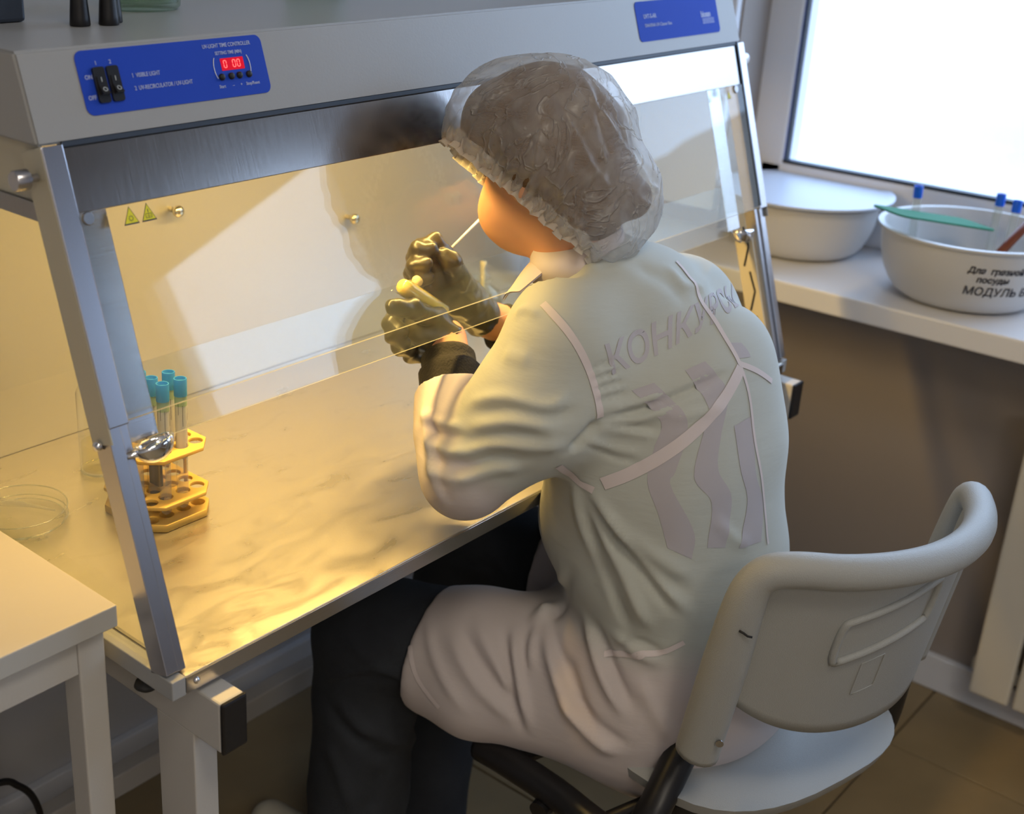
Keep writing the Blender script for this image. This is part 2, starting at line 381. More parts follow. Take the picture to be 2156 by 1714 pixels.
# ================================================================== CABINET
Z0 = 0.77
DV = Vector((0, 0.301, 0.9536)); NV = Vector((0, -0.9536, 0.301)); XV = Vector((1, 0, 0))
FP = basis(Vector((0, 0, Z0)), XV, DV, NV)          # u along x, v up the sloping front, w outwards
cab = thing('uv_cabinet', 'white and stainless bench cabinet with sloping glass front and warm lamp inside', 'cabinet')
def fbox(name, u, v, w, m, parent=cab, bev=0.0008, **k):
    b = bmesh.new(); box(b, (u[0], v[0], w[0]), (u[1], v[1], w[1]), bev, X=FP); return build(name, b, m, parent, **k)
WX = 1.25
# hood
b = bmesh.new()
prof = [(0.150, 1.257), (0.177, 1.336), (0.585, 1.336), (0.585, 1.257)]
A = [b.verts.new((-0.004, y, z)) for y, z in prof]; B = [b.verts.new((WX - 0.008, y, z)) for y, z in prof]
for i in range(4): b.faces.new((A[i], A[(i + 1) % 4], B[(i + 1) % 4], B[i]))
b.faces.new(A[::-1]); b.faces.new(B)
bmesh.ops.bevel(b, geom=list(b.edges), offset=0.0025, segments=2, affect='EDGES')
build('hood', b, M['enamel'], cab)
# back wall, base frame, worktop
b = bmesh.new(); box(b, (0.0, 0.545, Z0), (WX, 0.56, 1.257)); build('back_panel', b, M['steel_back'], cab)
b = bmesh.new(); box(b, (0.0, -0.0035, 0.750), (0.0165, 0.584, 0.771), 0.001)
box(b, (WX - 0.016, 0.0, 0.750), (WX, 0.585, 0.771), 0.001); box(b, (0.0, 0.56, 0.750), (WX, 0.585, 0.79), 0.001)
build('base_frame', b, M['enamel'], cab)
b = bmesh.new(); box(b, (0.0175, -0.001, 0.752), (WX - 0.0175, 0.545, 0.7695), 0.0012); build('worktop', b, M['worktop'], cab)
b = bmesh.new(); box(b, (0.0175, -0.003, 0.7505), (WX - 0.0175, -0.0008, 0.7685), 0.0004); build('front_apron', b, M['steel'], cab)
b = bmesh.new(); box(b, (0.0185, 0.03, 0.7697), (0.022, 0.545, 0.7712)); build('side_joint', b, M['steel_dark'], cab)
for sx in (0.030, 0.647, 1.20):
    b = bmesh.new(); lathe(b, [(0, 0.0028), (0.0022, 0.0024), (0.0034, 0.001), (0.0036, 0)], (sx, -0.003, 0.760), 14, axis=(0, -1, 0)); build('screw', b, M['chrome'], cab, smooth=True)
# side posts (lower, fixed) with groove, and the door's upper side rails
for s in (0, 1):
    def ux(a, b_): return (a, b_) if s == 0 else (WX - b_, WX - a)
    fbox('side_post', ux(0.0, 0.0145), (0.006, 0.50), (-0.028, -0.002), M['steel_v'])
    fbox('post_inner_strip', ux(0.0152, 0.0245), (0.004, 0.50), (-0.024, -0.005), M['steel_v'])
    fbox('post_groove', ux(0.0140, 0.0156), (0.006, 0.49), (-0.022, -0.007), M['black'])
    fbox('door_side_rail', ux(-0.001, 0.0215), (0.251, 0.5095), (-0.0035, 0.004), M['steel_v'], bev=0.0012)
    fbox('door_side_flange', ux(-0.0015, 0.0005), (0.236, 0.51), (-0.030, 0.003), M['enamel_lamplit'] if s == 0 else M['enamel'])  # left flange gets the painted-in lamp glow, right stays plain
    fbox('door_strip', ux(0.0225, 0.062) if s == 0 else (1.153, 1.19), (0.229, 0.448), (-0.016, -0.0145), M['steel_strip'] if 'steel_strip' in M else M['steel'])
    # side wall: enamel upper, dark rail, glass
    xs = (0.004, 0.010) if s == 0 else (WX - 0.010, WX - 0.004)
    b = bmesh.new(); box(b, (xs[0], 0.165, 1.203), (xs[1], 0.56, 1.257), 0.0005); build('side_upper_panel', b, M['enamel_lamplit'], cab)
    b = bmesh.new(); box(b, (xs[0] - 0.003, 0.160, 1.186), (xs[1] + 0.002, 0.56, 1.203), 0.0005); build('side_rail', b, M['steel_dark'], cab)
    b = bmesh.new()
    x = (xs[0] + xs[1]) / 2
    vs = [b.verts.new((x + d, y, z)) for d in (-0.0015, 0.0015) for (y, z) in ((0.04, 0.773), (0.545, 0.773), (0.545, 1.19), (0.165, 1.19))]
    b.faces.new(vs[:4]); b.faces.new(vs[4:][::-1])
    for i in range(4): b.faces.new((vs[i], vs[(i + 1) % 4], vs[4 + (i + 1) % 4], vs[4 + i]))
    build('side_glass', b, M['pane_side'], cab)
    # knob with shaft
    b = bmesh.new(); kx = -0.002 if s == 0 else WX + 0.002; q = -1 if s == 0 else 1
    kc = FP @ Vector((kx, 0.485, -0.012))
    cyl(b, kc, kc + Vector((q * 0.013, 0, 0)), 0.0038, n=16); lathe(b, [(0, 0.024), (0.0085, 0.024), (0.0095, 0.0228), (0.0095, 0.0105), (0.0085, 0.0098), (0, 0.0098)], kc, 26, axis=(q, 0, 0))
    build('hinge_knob', b, M['steel_v'], cab, auto=40)
# inner face of right post: plate with crooked slots
fbox('slotted_plate', (1.196, 1.199), (0.004, 0.225), (-0.030, -0.0), M['enamel_lamplit'])
pl_x = 1.1955
for k in range(3):
    v0 = 0.024 + 0.072 * k
    b = bmesh.new()
    for (p, q) in (((v0, -0.020), (v0 + 0.030, -0.008)), ((v0 + 0.030, -0.008), (v0 + 0.062, -0.012))):
        P = FP @ Vector((pl_x, p[0] - 0.0, p[1])); Q = FP @ Vector((pl_x, q[0], q[1])); cyl(b, P, Q, 0.0016, n=8)
    build('slot', b, M['black'], cab)
# door band (stainless) and gasket line
fbox('door_band', (0.0215, 1.2285), (0.447, 0.5065), (-0.003, 0.0015), M['steel_band'])
b = bmesh.new(); box(b, (0.021, 0.5065, -0.006), (1.232, 0.512, 0.003), 0.0008, X=FP); box(b, (1.2285, 0.256, -0.004), (1.233, 0.512, 0.0042), 0.0005, X=FP)
build('hood_gasket', b, M['gasket'], cab)
# panes with polished edges
def pane(u, v, w, name, edgecol):
    b = bmesh.new(); vs = box(b, (u[0], v[0], w[0]), (u[1], v[1], w[1]), 0, X=FP)
    for f in b.faces:
        n = f.normal.copy(); f.normal_update()
        c = FP.inverted() @ f.calc_center_median()
        f.material_index = 1 if c[1] < v[0] + 1e-4 else 0
    return build(name, b, [M['pane'], edgecol], cab)
pane((0.0222, 1.2285), (0.2535, 0.447), (-0.0035, 0.003), 'door_pane', M['edge'])
pane((0.062, 1.153), (0.2245, 0.30), (-0.0150, -0.011), 'inner_pane', M['edge'])
# screw heads on the strips
for u in (0.029, 1.205):
    b = bmesh.new(); lathe(b, [(0, 0.003), (0.0055, 0.003), (0.0062, 0.0022), (0.0062, 0)], FP @ Vector((u, 0.441, 0.003)), 22, axis=NV); build('door_screw', b, M['steel_dark'], cab, auto=40)
b = bmesh.new(); lathe(b, [(0, 0.002), (0.006, 0.002), (0.0065, 0)], FP @ Vector((0.029, 0.245, -0.0145)), 22, axis=NV); build('washer', b, M['steel'], cab, auto=40)
kp = FP @ Vector((-0.002, 0.236, -0.018)); b = bmesh.new(); lathe(b, [(0, 0.006), (0.004, 0.005), (0.005, 0.002), (0.005, 0)], kp, 18, axis=(-1, 0, 0)); build('pivot_screw', b, M['chrome'], cab, smooth=True)
kp = Vector((0.012, 0.020, 0.771)); b = bmesh.new(); lathe(b, [(0, 0.005), (0.004, 0.0045), (0.0055, 0.002), (0.0055, 0)], kp, 18); build('base_screw', b, M['chrome'], cab, smooth=True)
# chrome latches that carry the inner pane
def latch(u, q):
    """rounded chrome cup hooked under the edge of the inner pane, with a short arm to the post"""
    b = bmesh.new(); X = FP @ Matrix.Translation((u, 0.2265, -0.002)) @ Matrix.Rotation(q * 0.14, 4, 'Z'); n = 28; ro = []
    for shell, k in ((1.0, 0), (0.86, 1)):
        for i in range(9):
            ph = (i / 8) * math.pi / 2 if k == 0 else (1 - i / 8) * math.pi / 2
            r = math.sin(math.pi / 2 - ph) if False else math.cos(math.pi / 2 - ph)
            h = -math.sin(math.pi / 2 - ph)
            if i == (0 if k == 0 else 8): r = 0.02
            ro.append([b.verts.new(X @ Vector((0.0225 * r * shell * math.cos(a), 0.0205 * h * shell, 0.0155 * r * shell * math.sin(a)))) for a in [2 * math.pi * t / n for t in range(n)]])
    for A_, B_ in zip(ro, ro[1:]):
        for t in range(n): b.faces.new((A_[t], A_[(t + 1) % n], B_[(t + 1) % n], B_[t]))
    b.faces.new(ro[0]); b.faces.new(ro[-1])
    sweep(b, [FP @ Vector((u - q * 0.033, 0.221, -0.010)), FP @ Vector((u - q * 0.020, 0.2205, -0.006)), FP @ Vector((u - q * 0.010, 0.218, -0.003))], [0.0055, 0.0065, 0.007], 14, flat=0.7)
    return build('latch', b, M['chrome'], cab, smooth=True)
latch(0.045, 1); latch(1.175, -1)
# pegs on the back wall
for (x, z) in ((0.437, 1.051), (0.779, 0.981)):
    b = bmesh.new(); lathe(b, [(0.004, 0), (0.004, 0.012), (0.0075, 0.015), (0.0085, 0.019), (0.007, 0.0225), (0, 0.024)], (x, 0.545, z), 20, axis=(0, -1, 0)); build('peg', b, M['brass'], cab, smooth=True)
# lamp tube under the hood
b = bmesh.new(); cyl(b, (0.10, 0.24, 1.2465), (1.02, 0.24, 1.2465), 0.0075, n=16); build('lamp_tube', b, M['lamp'], cab, smooth=True)
# warning triangles
def triangle(u, v, sz, name, kind):
    b = bmesh.new(); h = sz * 0.98
    X = FP @ Matrix.Translation((u, v, 0.0031))
    def tri(s, m, w):
        prism(b, [(-s * 0.5, -h * 0.5 * s / sz), (s * 0.5, -h * 0.5 * s / sz), (0.0, h * 0.5 * s / sz)], w, w + 0.0001, X @ Matrix.Translation((0, 0, 0)), m)
    tri(sz, 1, 0.0); tri(sz * 0.84, 0, 0.0002)
    if kind == 'sun':
        Xc = X @ Matrix.Translation((0, -sz * 0.16, 0.00045))
        for i in range(20):
            a = 2 * math.pi * i / 20; r = sz * 0.115; box(b, (-sz * 0.02, -sz * 0.012, 0), (sz * 0.02, sz * 0.012, 0.0001), mi=1, X=Xc @ Matrix.Rotation(a, 4, 'Z') @ Matrix.Translation((0, r, 0)))
        for i in range(8):
            a = 2 * math.pi * i / 8; box(b, (-sz * 0.008, sz * 0.14, 0), (sz * 0.008, sz * 0.18, 0.0001), mi=1, X=Xc @ Matrix.Rotation(a, 4, 'Z'))
    else:
        Xc = X @ Matrix.Translation((0, -sz * 0.2, 0.00045)); t = sz * 0.012
        for (a0, a1, b0, b1) in ((-.19, .19, -.12, -.095), (-.19, 0, .10, .122), (0, .19, .10, .122), (-.20, -.18, -.12, .11), (.18, .20, -.12, .11), (-.01, .01, -.12, .10), (-.12, -.05, -.02, .0), (.05, .12, -.02, .0)):
            box(b, (a0 * sz, b0 * sz, 0), (a1 * sz, b1 * sz, 0.0001), mi=1, X=Xc)
        box(b, (-sz * 0.017, sz * 0.20, 0), (sz * 0.017, sz * 0.36, 0.0001), mi=1, X=Xc); box(b, (-sz * 0.015, sz * 0.15, 0), (sz * 0.015, sz * 0.18, 0.0001), mi=1, X=Xc)
    return build(name, b, [M['yellow'], M['ink']], cab)
triangle(0.0745, 0.4365, 0.0175, 'warning_sticker', 'sun'); triangle(0.0945, 0.4365, 0.0175, 'warning_sticker', 'book')
triangle(1.184, 0.4345, 0.0125, 'warning_sticker', 'book')

# control panels on the hood face
HD = Vector((0, 0.32341, 0.94626)).normalized(); HN = Vector((0, -HD.z, HD.y))
HP = basis(Vector((0, 0.150, 1.257)), XV, HD, HN)
cp = cab
def hplate(name, u0, u1, v0, v1, r, d, m, parent):
    b = bmesh.new(); prism(b, rrect(u1 - u0, v1 - v0, r, cx=(u0 + u1) / 2, cy=(v0 + v1) / 2), 0.0, d, HP); return build(name, b, m, parent)
panel = hplate('control_panel', 0.0545, 0.2765, 0.0205, 0.0790, 0.008, 0.0008, M['blue'], cab)
def htext(name, s, u, v, size, parent, m=None, w=0.001, **k): return text(name, s, size, HP @ Matrix.Translation((u, v, w)), m or M['print'], parent, **k)
for s, u, v, sz, sx in (('ON', 0.0602, 0.0530, 0.0056, 0.95), ('OFF', 0.0590, 0.0345, 0.0056, 0.9), ('1', 0.0740, 0.0652, 0.0052, 1), ('2', 0.0897, 0.0652, 0.0052, 1),
                        ('1  VISIBLE LIGHT', 0.1110, 0.0503, 0.0056, 0.80), ('2  UV-RECIRCULATOR / UV-LIGHT', 0.1110, 0.0385, 0.0056, 0.80),
                        ('UV-LIGHT TIME CONTROLLER', 0.2002, 0.0700, 0.0055, 0.82), ('SETTING TIME (MIN)', 0.2140, 0.0628, 0.0046, 0.82),
                        ('Start', 0.2105, 0.0305, 0.0045, 0.9), ('–', 0.2275, 0.0305, 0.0045, 1), ('+', 0.2375, 0.0305, 0.0045, 1), ('Stop/Reset', 0.2450, 0.0305, 0.0045, 0.9)):
    htext('panel_lettering', s, u, v, sz, panel, sx=sx, bold=0.00006)
for sgn, uc in ((-1, 0.2120), (1, 0.2525)):
    b = bmesh.new()
    cx = 0.2323; pts = []
    for i in range(15):
        a = math.radians((118 if sgn < 0 else 20) + 0) if False else 0
        t = -1 + 2 * i / 14; ang = t * 0.85; pts.append(HP @ Vector((uc + sgn * (0.0075 * math.cos(ang)) - sgn * 0.0045 + (0.0) , 0.0500 + 0.0135 * math.sin(ang) * 1.0, 0.001)))
    sweep(b, pts, 0.00042, 6, hint=HN); build('bracket_mark', b, M['white_mark'], panel)
# rocker switches
for u in (0.0753, 0.0905):
    b = bmesh.new(); prism(b, rrect(0.0128, 0.0325, 0.0026, cx=u, cy=0.0468), 0.0008, 0.0032, HP)
    rk = build('rocker_switch', b, M['black'], panel)
    b = bmesh.new()
    P = [(-0.0085, 0.0012), (-0.0085, 0.0074), (0.0, 0.0030), (0.0085, 0.0028), (0.0085, 0.0012)]
    A = [b.verts.new(HP @ Vector((u - 0.0040, 0.0462 + p[0], p[1] + 0.0012))) for p in P]; B = [b.verts.new(HP @ Vector((u + 0.0040, 0.0462 + p[0], p[1] + 0.0012))) for p in P]
    for i in range(5): b.faces.new((A[i], A[(i + 1) % 5], B[(i + 1) % 5], B[i]))
    b.faces.new(A[::-1]); b.faces.new(B)
    box(b, (u - 0.0002, 0.0492, 0.0043), (u + 0.0002, 0.0535, 0.0046), mi=1, X=HP)
    sl = math.atan2(0.0044, 0.0085)
    Xr = HP @ Matrix.Translation((u, 0.0420, 0.00685)) @ Matrix.Rotation(-sl, 4, 'X')
    for i in range(24):
        a = 2 * math.pi * i / 24; box(b, (-0.00030, -0.0002, 0), (0.00030, 0.0002, 0.0002), mi=1, X=Xr @ Matrix.Rotation(a, 4, 'Z') @ Matrix.Translation((0, 0.0020, 0)))
    build('rocker_switch', b, [M['black'], M['white_mark']], panel)
hp = hplate('display', 0.2185, 0.2478, 0.0470, 0.0590, 0.0008, 0.0012, M['led_back'], panel)
def digit(u, v):
    b = bmesh.new(); w, h, t = 0.0042, 0.0078, 0.00085
    for (x0, x1, y0, y1) in ((0.2 * w, 0.8 * w, 0, t), (0.2 * w, 0.8 * w, h - t, h), (0, t, 0.1 * h, 0.45 * h), (0, t, 0.55 * h, 0.9 * h), (w - t, w, 0.1 * h, 0.45 * h), (w - t, w, 0.55 * h, 0.9 * h)):
        box(b, (u + x0, v + y0, 0.0012), (u + x1, v + y1, 0.0014), X=HP)
    build('display_digit', b, M['led'], panel)
digit(0.2215, 0.0493); digit(0.2330, 0.0493); digit(0.2388, 0.0493)
for u in (0.2158, 0.2280, 0.2385, 0.2509):
    b = bmesh.new(); lathe(b, [(0, 0.0042), (0.0022, 0.0040), (0.0032, 0.003), (0.0034, 0.0008)], HP @ Vector((u, 0.0410, 0)), 20, axis=HN); build('push_button', b, M['black_soft'], panel, smooth=True)
p2 = hplate('brand_panel', 0.9655, 1.1865, 0.0200, 0.0755, 0.007, 0.0008, M['blue_light'], cab)
htext('panel_lettering', 'UVT-S-AR', 0.983, 0.0515, 0.0085, p2, sx=0.9, bold=0.0001); htext('panel_lettering', 'DNA/RNA UV-Cleaner Box', 0.983, 0.0395, 0.0068, p2, sx=0.9)
htext('panel_lettering', 'biosan', 1.137, 0.0445, 0.0125, p2, sx=0.85, bold=0.0003)
for i in range(4):
    b = bmesh.new(); box(b, (1.139, 0.0350 + i * 0.0022, 0.001), (1.172, 0.0358 + i * 0.0022, 0.0012), X=HP); build('logo_line', b, M['print'], p2)

# ================================================================== STAND of the cabinet
st = thing('cabinet_stand', 'pale powder coated steel stand carrying the glass fronted cabinet', 'stand')
for s in (0, 1):
    X0, X1 = (0.036, 0.067) if s == 0 else (1.222, 1.253)
    b = bmesh.new(); box(b, (X0, -0.029, 0.683), (X1, 0.56, 0.7415), 0.0025); build('top_bar', b, M['leg'], st)
    b = bmesh.new(); box(b, (X0 - 0.0005, -0.0335, 0.682), (X1 + 0.0005, -0.0285, 0.7425), 0.003); build('end_cap', b, M['black'], st)
    for y0 in (0.014, 0.50):
        b = bmesh.new(); box(b, (X0 + 0.0004, y0, 0.069), (X1 - 0.0008, y0 + 0.060, 0.6845), 0.0015); build('leg', b, M['leg'], st)
    b = bmesh.new(); box(b, (X0 - 0.001, -0.02, 0.03), (X1 + 0.001, 0.60, 0.07), 0.0025); build('foot_bar', b, M['leg'], st)
    for y0 in (0.0, 0.57):
        b = bmesh.new(); cyl(b, ((X0 + X1) / 2, y0 + 0.01, 0), ((X0 + X1) / 2, y0 + 0.01, 0.032), 0.018, 0.010); build('foot', b, M['black'], st)
b = bmesh.new(); box(b, (0.067, 0.52, 0.16), (1.222, 0.55, 0.20), 0.0025); build('cross_bar', b, M['leg'], st)
b = bmesh.new(); box(b, (0.067, 0.50, 0.685), (1.222, 0.53, 0.72), 0.0025); build('cross_bar', b, M['leg'], st)
for (x, y) in ((0.009, 0.050), (1.240, 0.050), (0.02, 0.54), (1.235, 0.54)):
    b = bmesh.new(); lathe(b, [(0, 0.0085), (0.006, 0.0085), (0.006, 0.002), (0.011, 0.0015), (0.0125, -0.003), (0.009, -0.006), (0, -0.006)], (x, y, 0.7415), 24)
    build('levelling_foot', b, M['black_soft'], cab, smooth=True)

# ================================================================== left desk
dk = thing('side_desk', 'pale laminate desk corner on grey square steel legs at the left', 'desk')
DX, DY, DZ = -0.004, 0.073, 0.826
b = bmesh.new(); box(b, (-1.3, DY, DZ - 0.024), (DX, 0.62, DZ), 0.0015, seg=2)
for f in b.faces:
    if f.normal.z < 0.7: f.material_index = 1
build('desktop', b, [M['desk'], M['desk_edge']], dk)
b = bmesh.new(); box(b, (-1.245, DY + 0.0112, DZ - 0.066), (DX - 0.0404, DY + 0.039, DZ - 0.0245), 0.001); build('front_rail', b, M['leg'], dk)
b = bmesh.new(); box(b, (DX - 0.039, DY + 0.0404, DZ - 0.066), (DX - 0.0112, 0.569, DZ - 0.0245), 0.001); build('side_rail', b, M['leg'], dk)
for (x, y) in ((DX - 0.040, DY + 0.010), (DX - 0.040, 0.57), (-1.27, DY + 0.01), (-1.27, 0.57)):
    b = bmesh.new(); box(b, (x, y, 0.012), (x + 0.030, y + 0.030, DZ - 0.0242), 0.002); build('leg', b, M['leg'], dk)
    b = bmesh.new(); box(b, (x + 0.002, y + 0.002, 0.0), (x + 0.028, y + 0.028, 0.012), 0.001); build('foot', b, M['black'], dk)
b = bmesh.new(); box(b, (-1.24, 0.575, 0.24), (DX - 0.04, 0.60, 0.27), 0.002); build('cross_rail', b, M['leg'], dk)
# black cable on the floor
b = bmesh.new(); sweep(b, catmull([(-0.30, 0.587, 0.276), (-0.22, 0.575, 0.277), (-0.1456, 0.4905, 0.3382), (-0.009, 0.4905, 0.3355), (0.0721, 0.4905, 0.3264), (0.0985, 0.4905, 0.3054), (0.1168, 0.4905, 0.2781), (0.1268, 0.4905, 0.2399), (0.125, 0.4905, 0.2016), (0.12, 0.485, 0.1), (0.115, 0.48, 0.02), (0.08, 0.46, 0.006), (-0.15, 0.42, 0.006)], 8), 0.005, 8)
tag(build('power_cable', b, M['black'], smooth=True), 'black power cable hanging behind the left desk to the floor', 'cable')

# ================================================================== things on the hood
def cone_stand(x, y, lab):
    b = bmesh.new(); lathe(b, [(0, 0), (0.0098, 0), (0.0105, 0.001), (0.0100, 0.008), (0.0070, 0.045), (0.0062, 0.07), (0.0075, 0.075), (0.0075, 0.085), (0, 0.087)], (x, y, 1.3362), 28)
    return tag(build('marker_pen', b, M['black'], auto=50), lab, 'marker', 'black tapered markers standing on the cabinet hood')
cone_stand(0.147, 0.298, 'black tapered marker standing nearest the corner of the cabinet hood')
cone_stand(0.176, 0.290, 'black tapered marker standing on the hood, middle of the three')
cone_stand(0.191, 0.305, 'black tapered marker standing on the hood behind the middle one')
def jar(x, y, r, lab):
    j = thing('glass_jar', lab, 'jar', group='glass jars on the cabinet hood')
    b = bmesh.new(); lathe(b, [(0, 0.0), (r * 0.9, 0.0), (r, 0.004), (r * 1.01, 0.010), (r, 0.12), (r * 0.8, 0.135), (r * 0.8, 0.15), (r * 0.76, 0.15), (r * 0.76, 0.134), (r * 0.95, 0.118), (r * 0.95, 0.008), (0, 0.006)], (x, y, 1.3362), 48)
    build('body', b, M['clear_green'], j, smooth=True)
    b = bmesh.new(); lathe(b, [(0, 0.151), (r * 0.84, 0.151), (r * 0.86, 0.154), (r * 0.86, 0.168), (0, 0.17)], (x, y, 1.3362), 40); build('lid', b, M['sill'], j, auto=40)
jar(0.296, 0.397, 0.044, 'greenish glass jar standing behind the black markers on the hood')
jar(0.572, 0.400, 0.040, 'greenish glass jar further along the cabinet hood')
b = bmesh.new(); box(b, (-0.02, 0.352, 1.3363), (0.120, 0.50, 1.42), 0.004)
o = tag(build('instrument_case', b, M['case'] if 'case' in M else M['gasket']), 'dark grey instrument case at the left end of the hood', 'case')

# ================================================================== rack
RZ = Z0 + 0.0002
rk = thing('tube_rack', 'yellow three tier plastic test tube rack on the steel worktop', 'rack')
RC = Vector((0.209, 0.2925)); RA = math.radians(0)
def rack_plate(z, t, w, d, name, holes=True, rim=False):
    """octagonal plate with a grid of round holes"""
    me = bpy.data.meshes.new(name); cut = 0.020
    out = [(-w / 2 + cut, -d / 2), (w / 2 - cut, -d / 2), (w / 2, -d / 2 + cut), (w / 2, d / 2 - cut), (w / 2 - cut, d / 2), (-w / 2 + cut, d / 2), (-w / 2, d / 2 - cut), (-w / 2, -d / 2 + cut)]
    c = bpy.data.curves.new('c', 'CURVE'); c.dimensions = '2D'; c.fill_mode = 'BOTH'; c.extrude = t / 2; c.bevel_depth = 0.0006; c.bevel_resolution = 1
    s = c.splines.new('POLY'); s.points.add(7); s.use_cyclic_u = True
    for i, p in enumerate(out): s.points[i].co = (*p, 0, 1)
    if holes:
        for (hx, hy) in HOLES:
            s = c.splines.new('POLY'); s.points.add(19); s.use_cyclic_u = True
            for i in range(20): s.points[i].co = (hx + 0.0092 * math.cos(2 * math.pi * i / 20), hy + 0.0092 * math.sin(2 * math.pi * i / 20), 0, 1)
    o = bpy.data.objects.new('c', c); COL.objects.link(o); bpy.context.view_layer.update()
    me = bpy.data.meshes.new_from_object(o.evaluated_get(bpy.context.evaluated_depsgraph_get())); bpy.data.objects.remove(o); bpy.data.curves.remove(c)
    me.materials.clear(); me.transform(Matrix.Translation((RC.x, RC.y, z)) @ Matrix.Rotation(RA, 4, 'Z'))
    return link(name, me, M['rack'], rk)
HOLES = [(sx * (0.0125 + 0.0215 * i), -0.034 + 0.0225 * j) for sx in (-1, 1) for i in range(2) for j in range(4)]
RW, RD = 0.098, 0.112
rack_plate(RZ + 0.0045, 0.008, RW, RD, 'base_plate', holes=True)
rack_plate(RZ + 0.030, 0.0035, RW, RD, 'tier_plate'); rack_plate(RZ + 0.088, 0.0035, RW * 0.98, RD * 0.98, 'tier_plate')
b = bmesh.new(); box(b, (RC.x - 0.003, RC.y - 0.010, RZ + 0.008), (RC.x + 0.003, RC.y + 0.010, RZ + 0.12), 0.001); build('centre_handle', b, M['black'], rk)
for (sx, sy) in ((-1.45, 0.0), (1.45, 0.0)):
    b = bmesh.new(); cyl(b, (RC.x + sx * 0.030, RC.y + sy * 0.050, RZ + 0.006), (RC.x + sx * 0.030, RC.y + sy * 0.050, RZ + 0.088), 0.0022, n=10); build('pillar', b, M['rack'], rk)
def test_tube(c, ax, L, r, lab, capm, grp, label=True, dark=False):
    """tube root at its foot, axis ax"""
    t = thing('test_tube', lab, 'tube', group=grp); c = Vector(c); ax = Vector(ax).normalized()
    b = bmesh.new(); lathe(b, [(0, 0)] + [(r * math.sin(a), r - r * math.cos(a)) for a in (0.4, 0.8, 1.2, 1.57)] + [(r, L)], c, 22, axis=ax); build('glass_body', b, M['tube'], t, smooth=True)
    if label:
        b = bmesh.new(); lathe(b, [(r + 0.0002, L * 0.42), (r + 0.0002, L - 0.024)], c, 22, axis=ax); build('paper_label', b, M['paper'], t, smooth=True)
        b = bmesh.new(); lathe(b, [(r + 0.0004, L - 0.026), (r + 0.0004, L - 0.008)], c, 22, axis=ax); build('green_label', b, M['green_label'], t, smooth=True)
        x, y, z = frame_from(ax); b = bmesh.new()
        for k in range(9):
            a = math.radians(-150 + 24 * k) if False else 2 * math.pi * k / 9 + 0.3
            d = x * math.cos(a) + y * math.sin(a); s = d.cross(z)
            for q in range(1):
                h = L * 0.5 + (L * 0.3) * ((k * 7 + q * 5) % 10) / 10; p = c + z * h + d * (r + 0.0004)
                X = basis(p, s, z, d); box(b, (-0.0002, 0, -0.0001), (0.0002, 0.006 + 0.010 * ((k + q) % 3), 0.0001), X=X)
        build('label_print', b, M['ink'], t)
    if capm:
        b = bmesh.new(); R = r + 0.0009
        lathe(b, [(R, L - 0.014), (R, L + 0.006), (R * 0.98, L + 0.0070), (R * 0.84, L + 0.0070), (R * 0.82, L + 0.003), (0, L + 0.003)], c, 24, axis=ax); build('cap', b, capm, t, auto=40)
    return t
def rack_xy(i, j):
    return RC.x + HOLES_XY[i][0], RC.y + HOLES_XY[i][1]
RR = 0.0068
G = 'blue capped tubes in the yellow rack'
tubes = [((-0.0125, -0.034), (0.010, 0.004), 'blue capped test tube nearest the viewer in the yellow rack'),
         ((-0.0125, -0.0115), (0.016, 0.006), 'blue capped test tube second from the front in the near row of the rack'),
         ((-0.0125, 0.011), (0.020, 0.01), 'blue capped test tube third from the front in the near row of the rack'),
         ((-0.0125, 0.0335), (0.022, 0.008), 'blue capped test tube at the rear of the near row in the rack'),
         ((0.0125, -0.034), (0.008, 0.0), 'blue capped test tube in front of the far row of the yellow rack'),
         ((0.0125, -0.0115), (0.018, 0.01), 'blue capped test tube behind its neighbour in the far row of the rack')]
for (hx, hy), (tx, ty), lab in tubes:
    test_tube((RC.x + hx, RC.y + hy, RZ + 0.0095), (tx * 0.3, ty * 0.3, 0.16), 0.158, RR, lab, M['cap_blue'], G)
test_tube((RC.x - 0.034, RC.y - 0.0115, RZ + 0.0095), (0, 0, 1), 0.100, RR, 'open short tube without cap in the yellow rack', None, None, label=False)

# petri dish
pd = thing('petri_dish', 'glass petri dish holding a clear dropper on the worktop', 'dish')
PC = Vector((0.076, 0.380, RZ))
b = bmesh.new(); R = 0.052; lathe(b, [(0, 0.0008), (R - 0.001, 0.0008), (R, 0.002), (R, 0.0145)], PC, 56); build('base', b, M['clear'], pd, auto=30)
b = bmesh.new(); R = 0.0555; lathe(b, [(0, 0.0182), (R - 0.001, 0.0182), (R, 0.017), (R, 0.005)], PC, 56); build('lid', b, M['clear'], pd, auto=30)
for R, h in ((0.0555, 0.0180), (0.0555, 0.0052), (0.052, 0.0018)):
    b = bmesh.new(); cr = [PC + Vector((R * math.cos(2 * math.pi * i / 64), R * math.sin(2 * math.pi * i / 64), h)) for i in range(65)]; sweep(b, cr, 0.0008, 8, cap=False); build('glass_rim', b, M['rim'], pd, smooth=True)
b = bmesh.new(); sweep(b, [PC + Vector((-0.02, 0.02, 0.024)), PC + Vector((-0.008, 0.005, 0.0235)), PC + Vector((0.006, -0.016, 0.023)), PC + Vector((0.020, -0.045, 0.0225))], [0.0045, 0.0042, 0.0022, 0.0012], 12)
tag(build('dropper', b, M['tube'], smooth=True), 'translucent plastic dropper lying across the petri dish', 'dropper')
